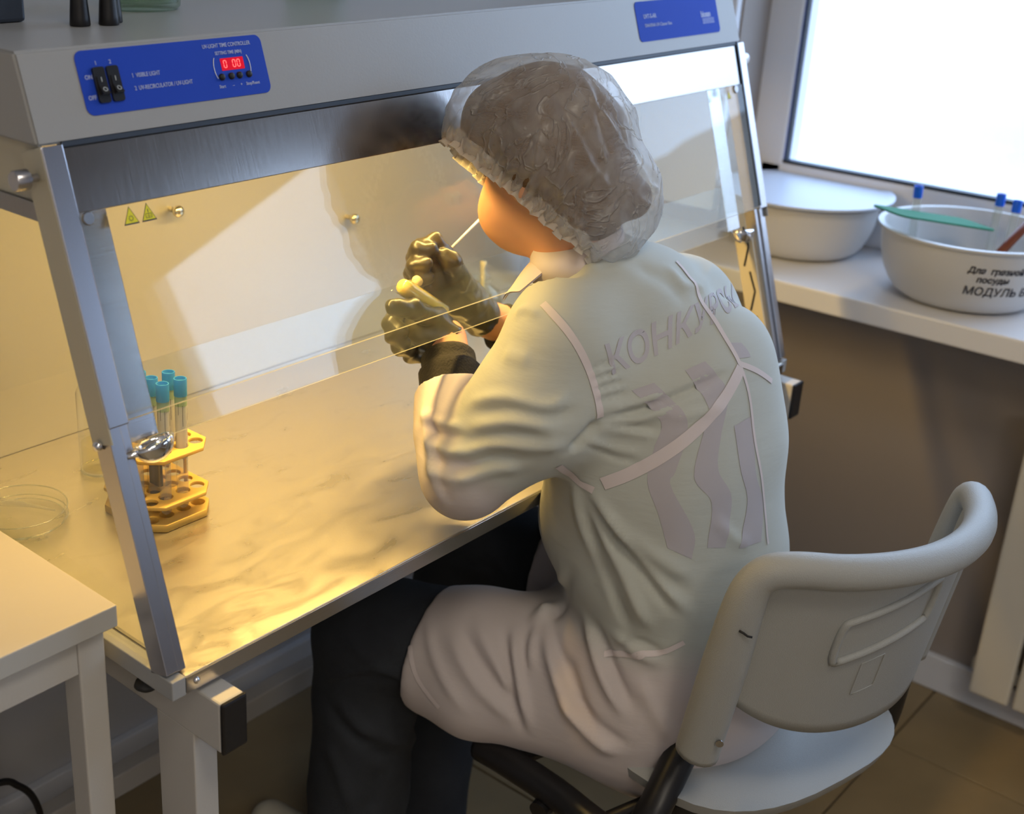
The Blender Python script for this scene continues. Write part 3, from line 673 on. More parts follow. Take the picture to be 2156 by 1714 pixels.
# flask
fl = thing('glass_flask', 'clear glass cylinder flask behind the left post on the worktop', 'flask')
FC = Vector((0.222, 0.425, RZ)); b = bmesh.new(); R = 0.026
lathe(b, [(0, 0.001), (R * 0.95, 0.001), (R, 0.004), (R, 0.108), (R * 0.7, 0.126), (R * 0.45, 0.140), (R * 0.45, 0.157)], FC, 40)
build('body', b, M['clear'], fl, smooth=True)
for r_, h in ((R * 0.46, 0.157), (R * 0.97, 0.003)):
    b = bmesh.new(); sweep(b, [FC + Vector((r_ * math.cos(2 * math.pi * i / 40), r_ * math.sin(2 * math.pi * i / 40), h)) for i in range(41)], 0.0011, 8, cap=False); build('glass_rim', b, M['rim'], fl, smooth=True)
b = bmesh.new(); lathe(b, [(0, 0.005), (R * 0.90, 0.005), (R * 0.90, 0.040), (0, 0.040)], FC, 36); build('liquid', b, M['liquid'], fl, auto=40)

# spirit lamp by the right hand
sp = thing('spirit_lamp', 'small clear glass spirit lamp with white wick beside the gloved hands', 'lamp')
SPC = Vector((1.055, 0.485, RZ)); b = bmesh.new(); R = 0.038
lathe(b, [(0, 0), (R * 0.85, 0), (R, 0.008), (R, 0.028), (R * 0.8, 0.045), (R * 0.42, 0.055), (R * 0.40, 0.062), (R * 0.5, 0.064), (R * 0.5, 0.066), (R * 0.36, 0.066), (R * 0.36, 0.056), (R * 0.75, 0.043), (R * 0.94, 0.027), (R * 0.94, 0.009), (R * 0.8, 0.004), (0, 0.004)], SPC, 40)
build('body', b, M['clear'], sp, smooth=True)
b = bmesh.new(); lathe(b, [(0, 0.005), (R * 0.8, 0.005), (R * 0.92, 0.01), (R * 0.92, 0.024), (0, 0.024)], SPC, 36); build('spirit', b, M['liquid'], sp, smooth=True)
b = bmesh.new(); lathe(b, [(0.012, 0.060), (0.016, 0.066), (0.013, 0.074), (0.006, 0.078), (0.005, 0.084), (0, 0.084)], SPC, 24); build('collar', b, M['clear'], sp, smooth=True)
b = bmesh.new(); sweep(b, [SPC + Vector((0, 0, 0.02)), SPC + Vector((0.002, 0, 0.05)), SPC + Vector((0, 0, 0.086)), SPC + Vector((0.001, 0, 0.096))], [0.003, 0.003, 0.0045, 0.006], 10); build('wick', b, M['wick'], sp, smooth=True)

# ================================================================== sill: basins, tubes, board, handle
SZ = 0.8202
def basin(c, r0, r1, h, rim, name, lab):
    t = thing(name, lab, 'basin')
    b = bmesh.new(); pr_ = [(0, 0), (r0 * 0.75, 0), (r0 * 0.80, 0.002)]
    for i in range(9):
        a = i / 8; pr_.append((r0 * 0.80 + (r1 - r0 * 0.80) * math.sin(a * math.pi / 2) ** 0.85, 0.002 + (h - 0.006) * (1 - math.cos(a * math.pi / 2)) ** 0.9))
    pr_ += [(r1 + rim, h - 0.004), (r1 + rim, h), (r1 - 0.003, h), (r1 - 0.006, h - 0.012)]
    for i in range(8, -1, -1):
        a = i / 8; pr_.append((r0 * 0.80 - 0.003 + (r1 - 0.003 - r0 * 0.80) * math.sin(a * math.pi / 2) ** 0.85, 0.006 + (h - 0.02) * (1 - math.cos(a * math.pi / 2)) ** 0.9))
    pr_ += [(0, 0.006)]
    lathe(b, pr_, c, 72); build('bowl', b, M['basin'], t, auto=50)
    return t
B1 = Vector((1.712, 0.222, SZ)); t = basin(B1, 0.112, 0.140, 0.106, 0.006, 'lidded_basin', 'round white plastic basin closed with a flat lid on the sill')
b = bmesh.new(); lathe(b, [(0, 0.114), (0.162, 0.114), (0.165, 0.1155), (0.165, 0.1195), (0.162, 0.120), (0.150, 0.1180), (0, 0.1175)], B1, 72); build('lid', b, M['lid'], t, auto=30)
b = bmesh.new(); lathe(b, [(0.132, 0.1065), (0.144, 0.1065), (0.144, 0.114), (0.132, 0.114)], B1, 64, close=True); build('lid_seat', b, M['basin'], t)
B2 = Vector((1.645, -0.125, SZ)); t2 = basin(B2, 0.115, 0.152, 0.125, 0.007, 'open_basin', 'large white plastic basin with handwritten black words on the sill')
# handwriting wrapped on the basin wall
def on_basin(s, ang0, z, size, sx=1.0, sh=0.0, bold=0.0005):
    me = text_mesh(s, size, extrude=0.0001, bold=bold, shear=sh, sx=sx); bmm = bmesh.new(); bmm.from_mesh(me)
    bmesh.ops.subdivide_edges(bmm, edges=[e for e in bmm.edges if e.calc_length() > 0.006], cuts=2)
    bmm.to_mesh(me); bmm.free()
    for v in me.vertices:
        zz = z + v.co.y; hh = min(max((zz - 0.002) / (0.119), 0), 1); a = math.acos(max(-1, min(1, 1 - hh ** (1 / 0.9))))
        r = 0.092 + (0.152 - 0.092) * math.sin(a) ** 0.85 + 0.0007 + abs(v.co.z)
        th = ang0 + v.co.x / r; v.co = Vector((B2.x + r * math.cos(th), B2.y + r * math.sin(th), SZ + zz))
    link('handwriting', me, M['ink'], t2)
on_basin('Для  грязной', math.radians(198), 0.086, 0.0145, 0.98, 0.15); on_basin('посуды', math.radians(204), 0.070, 0.0145, 0.98, 0.15)
on_basin('МОДУЛЬ Б', math.radians(197), 0.046, 0.021, 0.92, 0.15, 0.0003)
def tube_on_sill(c, ax, lab): return test_tube(c, ax, 0.15, 0.0070, lab, M['cap_dark'], 'dark blue capped tubes in the open basin', label=False)
tube_on_sill((B2.x + 0.018, B2.y + 0.108, SZ + 0.02), (-0.05, 0.03, 1), 'dark blue capped tube nearest the lidded basin, standing in the open basin')
tube_on_sill((B2.x + 0.060, B2.y - 0.012, SZ + 0.02), (0.03, 0.0, 1), 'dark blue capped tube left of the pair at the back of the open basin')
tube_on_sill((B2.x + 0.052, B2.y - 0.042, SZ + 0.015), (0.06, 0.0, 1), 'dark blue capped tube right of the pair at the back of the open basin')
# green board: a thin rounded slab resting on the near rim and dipping into the basin
P0, P1, P2, P3 = [Vector(v) for v in ((1.5246, 0.0201, 0.9776), (1.7055, -0.0759, 0.9402), (1.6291, -0.1673, 0.9345), (1.4532, -0.0555, 0.9828))]
ex = (P1 - P0).normalized(); ey = (P3 - P0); ey = (ey - ex * ey.dot(ex)).normalized(); ez = ex.cross(ey)
b = bmesh.new(); prism(b, rrect(0.215, 0.085, 0.018, cx=0.1075, cy=0.045), -0.0015, 0.0015, basis(P0 + Vector((0, 0, 0.002)), ex, ey, ez))
tag(build('cutting_board', b, M['green']), 'green plastic board leaning across the open basin', 'board')
b = bmesh.new(); sweep(b, [(1.560, -0.185, SZ + 0.090), (1.60, -0.205, SZ + 0.135), (1.66, -0.235, SZ + 0.20)], 0.0095, 10, flat=0.5); tag(build('brown_spatula', b, M['brown'], smooth=True), 'brown handled spatula leaning in the open basin', 'spatula')

# ================================================================== radiator
rd = thing('radiator', 'cream panel radiator of tall flat sections under the sill', 'radiator')
for k in range(14):
    y1 = -0.290 - k * 0.080
    b = bmesh.new(); box(b, (1.615, y1 - 0.072, 0.085), (1.632, y1, 0.665), 0.006, seg=3); box(b, (1.632, y1 - 0.05, 0.10), (1.69, y1 - 0.022, 0.65), 0.004); build('section', b, M['radiator'], rd)
b = bmesh.new(); box(b, (1.64, -0.2903 - 14 * 0.08, 0.12), (1.665, -0.28, 0.145), 0.003); box(b, (1.64, -0.2903 - 14 * 0.08, 0.60), (1.665, -0.28, 0.625), 0.003); build('manifold', b, M['radiator'], rd)
for z in (0.13, 0.61):
    b = bmesh.new(); box(b, (1.665, -0.30, z - 0.01), (1.7199, -0.282, z + 0.01), 0.002); build('bracket', b, M['radiator'], rd)
# ================================================================== CHAIR
CX, CY = 0.750, -0.200
ch = thing('chair', 'grey moulded plastic chair with black steel legs under the seated person', 'chair')
CA = math.radians(-13)     # turned a little towards the window
CM = Matrix.Translation((CX, CY, 0)) @ Matrix.Rotation(CA, 4, 'Z')
def cpt(x, y, z): return CM @ Vector((x, y, z + 0.022 * min(1, max(0, (z - 0.05) / 0.3))))
def seat_mesh():
    n, m = 44, 14; b = bmesh.new(); rings = []
    def outline(t):
        c, s_ = math.cos(t), math.sin(t); e = 0.72
        return (0.208 * abs(c) ** e * (1 if c > 0 else -1), 0.205 * abs(s_) ** e * (1 if s_ > 0 else -1))
    for side in (0, 1):
        for k in range(m + 1):
            q = k / m; R = []
            for i in range(n):
                t = 2 * math.pi * i / n; x, y = outline(t); x *= q; y *= q
                z = 0.452 - 0.012 * (1 - q * q) + 0.010 * (abs(x) / 0.2) ** 3
                if y > 0.10: z -= 0.9 * (y - 0.10) ** 2 * 6
                if y < -0.12: z += 2.2 * (y + 0.12) ** 2
                if side == 0:
                    if q > 0.78: z -= 0.013 * ((q - 0.78) / 0.22) ** 2
                else:
                    z -= 0.030 if q > 0.8 else 0.018
                    x *= 0.972; y *= 0.972
                R.append(b.verts.new(cpt(x, y, z)) if not (k == 0 and i > 0) else R[0])
            rings.append(R)
    def join(a, c):
        for i in range(n):
            j = (i + 1) % n; vs = []
            for v in (a[i], a[j], c[j], c[i]):
                if v not in vs: vs.append(v)
            if len(vs) > 2: b.faces.new(vs)
    for k in range(m): join(rings[k], rings[k + 1])
    join(rings[m], rings[2 * m + 1])
    for k in range(m): join(rings[m + 1 + k + 1], rings[m + 1 + k])
    return b
build('seat', seat_mesh(), M['chair'], ch, auto=50)
# backrest: curved shell with a thick rolled rim and two side sleeves
BW, BR = 0.218, 0.30
def back_pt(u, z, off=0.0):
    """u -1..1 across, z height, off outwards (to the rear)"""
    a = u * 0.86; r = 0.262 + off
    x = r * math.sin(a) * 0.98; y = -(r * math.cos(a)) + 0.035
    y -= (z - 0.55) * 0.16
    return cpt(x, y, z)
def zlow(u): return 0.572 + 0.055 * abs(u) ** 3.2 - 0.012 * (1 - u * u)
def ztop(u): return 0.795 - 0.008 * u
b = bmesh.new(); nu, nv = 48, 16; G1 = []; G2 = []
for i in range(nu + 1):
    u = -1 + 2 * i / nu; c1 = []; c2 = []
    for j in range(nv + 1):
        v = j / nv; z = zlow(u) + (ztop(u) - zlow(u)) * v
        c1.append(b.verts.new(back_pt(u, z, 0.0))); c2.append(b.verts.new(back_pt(u, z, -0.006)))
    G1.append(c1); G2.append(c2)
for i in range(nu):
    for j in range(nv):
        b.faces.new((G1[i][j], G1[i + 1][j], G1[i + 1][j + 1], G1[i][j + 1])); b.faces.new((G2[i][j + 1], G2[i + 1][j + 1], G2[i + 1][j], G2[i][j]))
for i in range(nu):
    b.faces.new((G1[i][0], G2[i][0], G2[i + 1][0], G1[i + 1][0])); b.faces.new((G1[i][nv], G1[i + 1][nv], G2[i + 1][nv], G2[i][nv]))
for j in range(nv):
    b.faces.new((G1[0][j], G1[0][j + 1], G2[0][j + 1], G2[0][j])); b.faces.new((G1[nu][j], G2[nu][j], G2[nu][j + 1], G1[nu][j + 1]))
bk = build('backrest', b, M['chair'], ch, smooth=True)
# rolled rim that runs down into the left sleeve and into the right sleeve
pts = [back_pt(-1, 0.535, 0.006)] + [back_pt(-1, z, 0.006) for z in (0.57, 0.62, 0.68, 0.745)] + [back_pt(-0.985, 0.778, 0.005), back_pt(-0.93, 0.796, 0.004)]
pts += [back_pt(u, ztop(u), 0.002) for u in (-0.8, -0.6, -0.4, -0.2, 0, 0.2, 0.4, 0.6, 0.8)]
pts += [back_pt(0.93, 0.783, 0.004), back_pt(0.985, 0.765, 0.005)] + [back_pt(1, z, 0.006) for z in (0.71, 0.64, 0.58, 0.535)]
pts = catmull(pts, 5); n = len(pts); RR_ = []
for i in range(n):
    q = i / (n - 1); e = min(q, 1 - q); RR_.append(0.0195 if e > 0.26 else 0.0195 + 0.006 * min(1, (0.26 - e) / 0.12))
b = bmesh.new(); sweep(b, pts, RR_, 18, flat=0.92); build('rim', b, M['chair'], bk, smooth=True)
# raised grip outline and moulded mark on the rear
def back_loop(cu, cz, w, h, r, off, tilt=0.0):
    Q = rrect(w, h, r, 5); D_ = []
    for i, (x, y) in enumerate(Q):
        x2, y2 = Q[(i + 1) % len(Q)]; k = max(1, int(math.hypot(x2 - x, y2 - y) / 0.03)); D_ += [(x + (x2 - x) * t / k, y + (y2 - y) * t / k) for t in range(k)]
    return [back_pt(cu + x, cz + y + tilt * x, off) for x, y in D_]
lp = back_loop(-0.20, 0.718, 0.58, 0.056, 0.024, 0.0012, 0.064); lp.append(lp[0])
b = bmesh.new(); sweep(b, lp, 0.0048, 8, cap=False); build('grip_moulding', b, M['chair'], bk, smooth=True)
lp = back_loop(-0.22, 0.645, 0.14, 0.046, 0.004, 0.0004, 0.05); b = bmesh.new(); lp.append(lp[0]); sweep(b, lp, 0.0008, 6, cap=False); build('moulded_mark', b, M['chair'], bk, smooth=True)
lp = [back_pt(-1 + 0.05 * t, 0.728 + 0.003 * math.cos(t * 3), 0.0305) for t in (0, 0.4, 0.8, 1.2)]
b = bmesh.new(); sweep(b, lp, 0.0012, 6); build('sleeve_notch', b, M['black_soft'], bk, smooth=True)
b = bmesh.new(); q0 = back_pt(-0.93, 0.572, 0.0300); cyl(b, q0, q0 + (back_pt(-0.9, 0.525, 0.03) - back_pt(-0.9, 0.525, 0.02)).normalized() * 0.002, 0.0045, n=14); build('screw', b, M['steel_dark'], bk)
# black tubular frame
PL = catmull([(0.618, -0.236, 0.575), (0.6113, -0.2393, 0.54), (0.5832, -0.2436, 0.508), (0.5468, -0.2463, 0.477), (0.5154, -0.2465, 0.4457), (0.4989, -0.2344, 0.409), (0.500, -0.190, 0.399), (0.506, -0.115, 0.406), (0.503, -0.035, 0.415), (0.508, 0.01, 0.41)], 6)
b = bmesh.new(); sweep(b, PL, 0.0205, 16, flat=0.9); build('side_tube', b, M['black'], ch, smooth=True)
top = back_pt(1, 0.545, 0.006)
PR = catmull([top, top.lerp(cpt(0.215, -0.115, 0.42), 0.5), cpt(0.212, -0.11, 0.38), cpt(0.21, -0.06, 0.372), cpt(0.205, 0.13, 0.385)], 6)
b = bmesh.new(); sweep(b, PR, 0.019, 16, flat=0.9); build('side_tube', b, M['black'], ch, smooth=True)
for y in (-0.06, 0.10):
    b = bmesh.new(); cyl(b, (0.515, -0.20 + y + 0.07, 0.402), cpt(0.205, y, 0.368), 0.0115); build('cross_tube', b, M['black'], ch, smooth=True)
b = bmesh.new(); q0 = Vector((0.512, -0.103, 0.386)); cyl(b, q0, q0 + Vector((-0.026, -0.002, -0.004)), 0.0135, n=18); cyl(b, q0 + Vector((0.02, 0, 0.004)), q0, 0.006); build('adjusting_knob', b, M['black'], ch)
# swivel column and five star foot
KX, KY = 0.735, -0.175
b = bmesh.new(); cyl(b, (KX, KY, 0.08), (KX, KY, 0.30), 0.026, n=24); cyl(b, (KX, KY, 0.28), (KX, KY, 0.405), 0.016, n=24); cyl(b, (KX, KY, 0.398), (KX, KY, 0.445), 0.06, 0.075, n=24); build('column', b, M['black'], ch, auto=40)
for k in range(5):
    a = math.radians(18 + 72 * k); d = Vector((math.cos(a), math.sin(a), 0)); c0 = Vector((KX, KY, 0))
    b = bmesh.new(); sweep(b, [c0 + Vector((0, 0, 0.10)), c0 + d * 0.14 + Vector((0, 0, 0.085)), c0 + d * 0.26 + Vector((0, 0, 0.05))], [0.022, 0.018, 0.014], 12, flat=0.8); build('star_leg', b, M['black'], ch, smooth=True)
    b = bmesh.new(); lathe(b, [(0, 0), (0.016, 0), (0.018, 0.01), (0.014, 0.035), (0, 0.04)], c0 + d * 0.25, 20); build('foot', b, M['black_soft'], ch, smooth=True)

# ================================================================== PERSON (implicit shapes polygonised with surface nets)
def smin(a, b, k): h = np.clip(0.5 + 0.5 * (b - a) / k, 0, 1); return b * (1 - h) + a * h - k * h * (1 - h)
def f_cone(P, a, b, r0, r1):
    a = np.array(a, np.float32); b = np.array(b, np.float32); d = b - a; t = np.clip(((P - a) @ d) / (d @ d), 0, 1)
    return np.linalg.norm(P - a - t[..., None] * d, axis=-1) - (r0 + (r1 - r0) * t)
def f_ell(P, c, r, R=None):
    q = P - np.array(c, np.float32)
    if R is not None: q = q @ np.array(R, np.float32).T
    r = np.array(r, np.float32); k0 = np.linalg.norm(q / r, axis=-1); k1 = np.linalg.norm(q / (r * r), axis=-1) + 1e-9
    return k0 * (k0 - 1) / k1
def f_chain(P, pts, rad, k=0.0):
    d = None
    for i in range(len(pts) - 1):
        e = f_cone(P, pts[i], pts[i + 1], rad[i], rad[i + 1]); d = e if d is None else (smin(d, e, k) if k else np.minimum(d, e))
    return d
def f_loft(P, secs, side):
    """elliptic tube along a spine: secs = (centre, half width, half depth)"""
    side = np.array(side, np.float32); side /= np.linalg.norm(side); best = None
    C = np.array([s[0] for s in secs], np.float32)
    for i in range(len(secs) - 1):
        a, b_ = C[i], C[i + 1]; d = b_ - a; t = np.clip(((P - a) @ d) / (d @ d), 0, 1); t2 = t * t * (3 - 2 * t) * 0.5 + t * 0.5
        q = P - a - t[..., None] * d
        ra = secs[i][1] + (secs[i + 1][1] - secs[i][1]) * t2; rb = secs[i][2] + (secs[i + 1][2] - secs[i][2]) * t2
        s_ = q @ side; o = np.sqrt(np.maximum((q * q).sum(-1) - s_ * s_, 0))
        kk = np.sqrt((s_ / ra) ** 2 + (o / rb) ** 2); e = (kk - 1) * np.minimum(ra, rb)
        best = e if best is None else smin(best, e, 0.01)
    return best
def nets(fn, lo, hi, h, name, mats, parent, smooth_it=2, post=None):
    ax = [np.arange(lo[i], hi[i] + h, h, dtype=np.float32) for i in range(3)]
    P = np.stack(np.meshgrid(*ax, indexing='ij'), -1); V = fn(P).astype(np.float32); sh = V.shape
    inside = V < 0
    cs = [s - 1 for s in sh]; cnt = np.zeros(cs, np.int32); acc = np.zeros((*cs, 3), np.float32)
    for dx in (0, 1):
        for dy in (0, 1):
            for axis in range(3):
                o = [0, 0, 0]; oth = [i for i in range(3) if i != axis]; o[oth[0]] = dx; o[oth[1]] = dy
                s0 = tuple(slice(o[i], o[i] + cs[i]) for i in range(3)); o1 = list(o); o1[axis] += 1
                s1 = tuple(slice(o1[i], o1[i] + cs[i]) for i in range(3))
                a, b_ = V[s0], V[s1]; m = (a < 0) != (b_ < 0); t = np.where(m, a / np.where(a == b_, 1, a - b_), 0)
                cnt += m; p = np.zeros((*cs, 3), np.float32)
                for i in range(3): p[..., i] = o[i] + (t if i == axis else 0)
                acc += p * m[..., None]
    act = cnt > 0; idx = -np.ones(cs, np.int64); idx[act] = np.arange(act.sum())
    base = np.stack(np.nonzero(act), -1); co = (base + acc[act] / cnt[act][:, None]) * h + np.array(lo, np.float32)
    faces = []
    for axis in range(3):
        b1, b2 = [(1, 2), (2, 0), (0, 1)][axis]
        s0 = [slice(1, -1)] * 3; s1 = [slice(1, -1)] * 3; s0[axis] = slice(0, -1); s1[axis] = slice(1, None)
        a, b_ = inside[tuple(s0)], inside[tuple(s1)]; m = a != b_; I = np.stack(np.nonzero(m), -1)
        off = np.array([0 if i == axis else 1 for i in range(3)]); I = I + off; flip = b_[m]
        def g(d1, d2):
            J = I.copy(); J[:, b1] -= d1; J[:, b2] -= d2; return idx[J[:, 0], J[:, 1], J[:, 2]]
        q = np.stack([g(1, 1), g(0, 1), g(0, 0), g(1, 0)], -1); q[flip] = q[flip][:, ::-1]; faces.append(q)
    F = np.concatenate(faces); F = F[(F >= 0).all(1)]
    # umbrella smoothing
    n = len(co); E = np.concatenate([F[:, [0, 1]], F[:, [1, 2]], F[:, [2, 3]], F[:, [3, 0]]]); E = np.concatenate([E, E[:, ::-1]])
    deg = np.bincount(E[:, 0], minlength=n)[:, None]
    for _ in range(smooth_it):
        s = np.stack([np.bincount(E[:, 0], co[E[:, 1], i], minlength=n) for i in range(3)], -1); co = co * 0.4 + 0.6 * s / np.maximum(deg, 1)
    me = bpy.data.meshes.new(name); me.vertices.add(n); me.vertices.foreach_set('co', co.astype(np.float32).ravel())
    me.loops.add(F.size); me.loops.foreach_set('vertex_index', F.ravel().astype(np.int32)); me.polygons.add(len(F))
    me.polygons.foreach_set('loop_start', np.arange(0, F.size, 4, dtype=np.int32)); me.update(calc_edges=True); me.validate()
    if post: post(me)
    return link(name, me, mats, parent, smooth=True)
def displace(me, folds, noise_amp=0.0, noise_scale=10, noise_stretch=(1, 1, 1)):
    """folds: (polyline, amplitude, width) raised (+) or pressed in (-) along the surface normal"""
    n = len(me.vertices); co = np.empty(n * 3, np.float32); me.vertices.foreach_get('co', co); co = co.reshape(-1, 3)
    no = np.empty(n * 3, np.float32); me.vertex_normals.foreach_get('vector', no) if hasattr(me, 'vertex_normals') else me.vertices.foreach_get('normal', no); no = no.reshape(-1, 3)
    D = np.zeros(n, np.float32)
    for pts, amp, w in folds:
        pts = np.array([tuple(p) for p in catmull(pts, 5)], np.float32) if len(pts) > 2 else np.array(pts, np.float32)
        lo = pts.min(0) - 3 * w; hi = pts.max(0) + 3 * w; sel = np.nonzero(((co > lo) & (co < hi)).all(1))[0]
        if not len(sel): continue
        Q = co[sel]; best = np.full(len(sel), 9.0, np.float32); fad = np.zeros(len(sel), np.float32); L = len(pts) - 1
        for i in range(L):
            a, b_ = pts[i], pts[i + 1]; d = b_ - a; t = np.clip(((Q - a) @ d) / (d @ d + 1e-12), 0, 1); e = np.linalg.norm(Q - a - t[:, None] * d, axis=1)
            m = e < best; best[m] = e[m]; s = (i + t[m]) / L; fad[m] = np.clip(np.minimum(s, 1 - s) * 5, 0, 1)
        D[sel] += amp * np.exp(-(best / w) ** 2) * (0.15 + 0.85 * fad)
    if noise_amp:
        for i in range(n):
            p = co[i]; D[i] += noise_amp * noise.noise(Vector((p[0] * noise_scale * noise_stretch[0], p[1] * noise_scale * noise_stretch[1], p[2] * noise_scale * noise_stretch[2])))
    co += no * D[:, None]; me.vertices.foreach_set('co', co.ravel()); me.update()

PE = thing('person', 'seated person in white lab coat, hair cover and black gloves working at the cabinet', 'person')
# ---- joints (world metres)
SHL = (0.515, -0.060, 0.985); ELL = (0.432, 0.010, 0.835); WRL = (0.530, 0.120, 0.955)
SHR = (0.755, -0.075, 0.990); ELR = (0.860, 0.070, 0.845); WRR = (0.645, 0.157, 0.945)
HIPL = (0.620, -0.130, 0.530); KNL = (0.508, 0.225, 0.490); ANL = (0.510, 0.24, 0.10)
HIPR = (0.790, -0.150, 0.530); KNR = (0.785, 0.275, 0.530); ANR = (0.67, 0.25, 0.10)
HC = Vector((0.5706, 0.009, 1.1995))
HF = Vector((0.157, 0.869, -0.467)).normalized(); HU = Vector((0.08, 0.383, 0.90)); HU = (HU - HF * HU.dot(HF)).normalized(); HR = HF.cross(HU)
HM = np.array([HR, HF, HU])     # rows: right, face, up
def hp_(r, f, u): return tuple(HC + HR * r + HF * f + HU * u)

TORSO = [((0.715, -0.155, 0.475), 0.180, 0.135), ((0.705, -0.165, 0.58), 0.165, 0.125), ((0.682, -0.155, 0.70), 0.150, 0.118), ((0.665, -0.135, 0.83), 0.152, 0.112),
         ((0.645, -0.100, 0.94), 0.155, 0.100), ((0.620, -0.065, 1.02), 0.125, 0.080), ((0.590, -0.030, 1.070), 0.066, 0.058)]
SIDE = (0.985, -0.13, -0.06)
def body_fn(P):
    d = f_loft(P, [(c, a - 0.022, b_ - 0.022) for c, a, b_ in TORSO], SIDE)
    d = smin(d, f_chain(P, [(0.590, -0.040, 1.05), (0.582, -0.02, 1.10), (0.574, -0.005, 1.15)], [0.048, 0.046, 0.050]), 0.03)
    for S, E_, W_ in ((SHL, ELL, WRL), (SHR, ELR, WRR)):
        d = smin(d, f_chain(P, [S, E_], [0.048, 0.038]), 0.03); d = smin(d, f_chain(P, [E_, W_], [0.038, 0.025]), 0.012)
    for H, K, A_ in ((HIPL, KNL, ANL), (HIPR, KNR, ANR)):
        d = smin(d, f_chain(P, [H, K], [0.075, 0.050]), 0.03); d = smin(d, f_chain(P, [K, A_], [0.048, 0.032]), 0.012)
    d = smin(d, f_ell(P, (0.572, 0.016, 1.205), (0.068, 0.074, 0.074), HM), 0.01)
    d = smin(d, f_ell(P, (0.5676, 0.0484, 1.1270), (0.050, 0.050, 0.050), HM), 0.03)      # face and jaw
    d = smin(d, f_ell(P, (0.571, 0.044, 1.095), (0.022, 0.022, 0.018), HM), 0.02)      # chin
    d = smin(d, f_chain(P, [hp_(0, 0.098, -0.012), hp_(0, 0.122, -0.048)], [0.008, 0.013]), 0.012)   # nose
    for s in (-1, 1):
        d = smin(d, f_ell(P, hp_(s * 0.028, 0.070, -0.050), (0.026, 0.028, 0.026), HM), 0.015)   # cheek
        d = smin(d, f_ell(P, hp_(s * 0.068, -0.005, -0.025), (0.008, 0.020, 0.032), HM), 0.004)  # ear
        e = f_ell(P, hp_(s * 0.028, 0.104, -0.020), (0.016, 0.012, 0.010), HM); d = -smin(-d, e, 0.008)   # eye socket
    d = smin(d, f_ell(P, hp_(0, 0.106, -0.076), (0.018, 0.010, 0.005), HM), 0.004)      # lips
    d = smin(d, f_ell(P, hp_(0, 0.102, -0.084), (0.016, 0.010, 0.006), HM), 0.004)
    return d
body = nets(body_fn, (0.36, -0.34, 0.06), (1.0, 0.36, 1.34), 0.0075, 'body', M['skin'], PE, 1)
for s in (-1, 1):
    b = bmesh.new(); c = Vector(hp_(s * 0.028, 0.089, -0.020)); lathe(b, [(0, 0.011)] + [(0.011 * math.sin(a), 0.011 * math.cos(a)) for a in (0.5, 1.0, 1.5, 2.0, 2.6)] + [(0, -0.011)], c, 16, axis=HF)
    for f in b.faces: f.material_index = 1 if (f.calc_center_median() - c).dot(HF) > 0.0095 else 0
    build('eye', b, [M['white_mark'], M['hair']], body, smooth=True)

# ---- lab coat
def coat_fn(P):
    d = f_loft(P, TORSO, SIDE)
    d = smin(d, f_ell(P, (0.675, -0.180, 0.86), (0.12, 0.055, 0.17)), 0.05)          # rounded back
    d = smin(d, f_chain(P, [(0.640, -0.085, 0.88), (0.648, -0.080, 0.74), (0.710, -0.09, 0.62)], [0.09, 0.098, 0.09], 0.02), 0.05)
    d = smin(d, f_ell(P, (0.715, -0.110, 0.525), (0.195, 0.165, 0.095)), 0.05)       # hips on the seat
    # sleeves
    d = smin(d, f_chain(P, [(0.515, -0.060, 1.000), (0.492, -0.050, 0.925), (0.440, 0.000, 0.850)], [0.068, 0.074, 0.058], 0.02), 0.035)
    d = smin(d, f_chain(P, [(0.436, 0.005, 0.838), (0.458, 0.035, 0.875), (0.492, 0.076, 0.912)], [0.052, 0.054, 0.047]), 0.012)
    d = smin(d, f_chain(P, [SHR, (0.805, -0.01, 0.92), ELR], [0.066, 0.064, 0.055], 0.02), 0.04)
    d = smin(d, f_chain(P, [ELR, (0.76, 0.11, 0.885), (0.705, 0.13, 0.912)], [0.052, 0.050, 0.045]), 0.02)
    # skirt over both thighs
    d = smin(d, f_chain(P, [(0.630, -0.11, 0.535), (0.560, 0.060, 0.512), (0.545, 0.115, 0.504)], [0.095, 0.082, 0.078], 0.02), 0.03)
    d = smin(d, f_chain(P, [(0.600, -0.12, 0.49), (0.528, 0.04, 0.475), (0.518, 0.10, 0.475)], [0.080, 0.062, 0.058], 0.02), 0.03)
    d = smin(d, f_chain(P, [(0.800, -0.10, 0.54), (0.772, 0.085, 0.527)], [0.090, 0.088]), 0.03)
    # open ends: hem over the left knee, sleeve ends, collar
    def cut(d, c, n, r):
        n = np.array(n, np.float32); n /= np.linalg.norm(n); q = P - np.array(c, np.float32); e = q @ n; m = np.linalg.norm(q, axis=-1) - r
        return np.maximum(d, -np.maximum(-e, m))
    d = cut(d, (0.545, 0.130, 0.50), (-0.20, 1.0, 0.05), 0.20)
    d = cut(d, (0.770, 0.105, 0.53), (-0.25, 1.0, 0.0), 0.13)
    d = cut(d, (0.490, 0.073, 0.908), (0.50, 0.55, 0.60), 0.075)
    d = cut(d, (0.708, 0.130, 0.911), (-0.85, 0.3, 0.4), 0.075)
    d = cut(d, (0.585, -0.025, 1.075), (-0.30, 0.45, 0.85), 0.075)
    return d
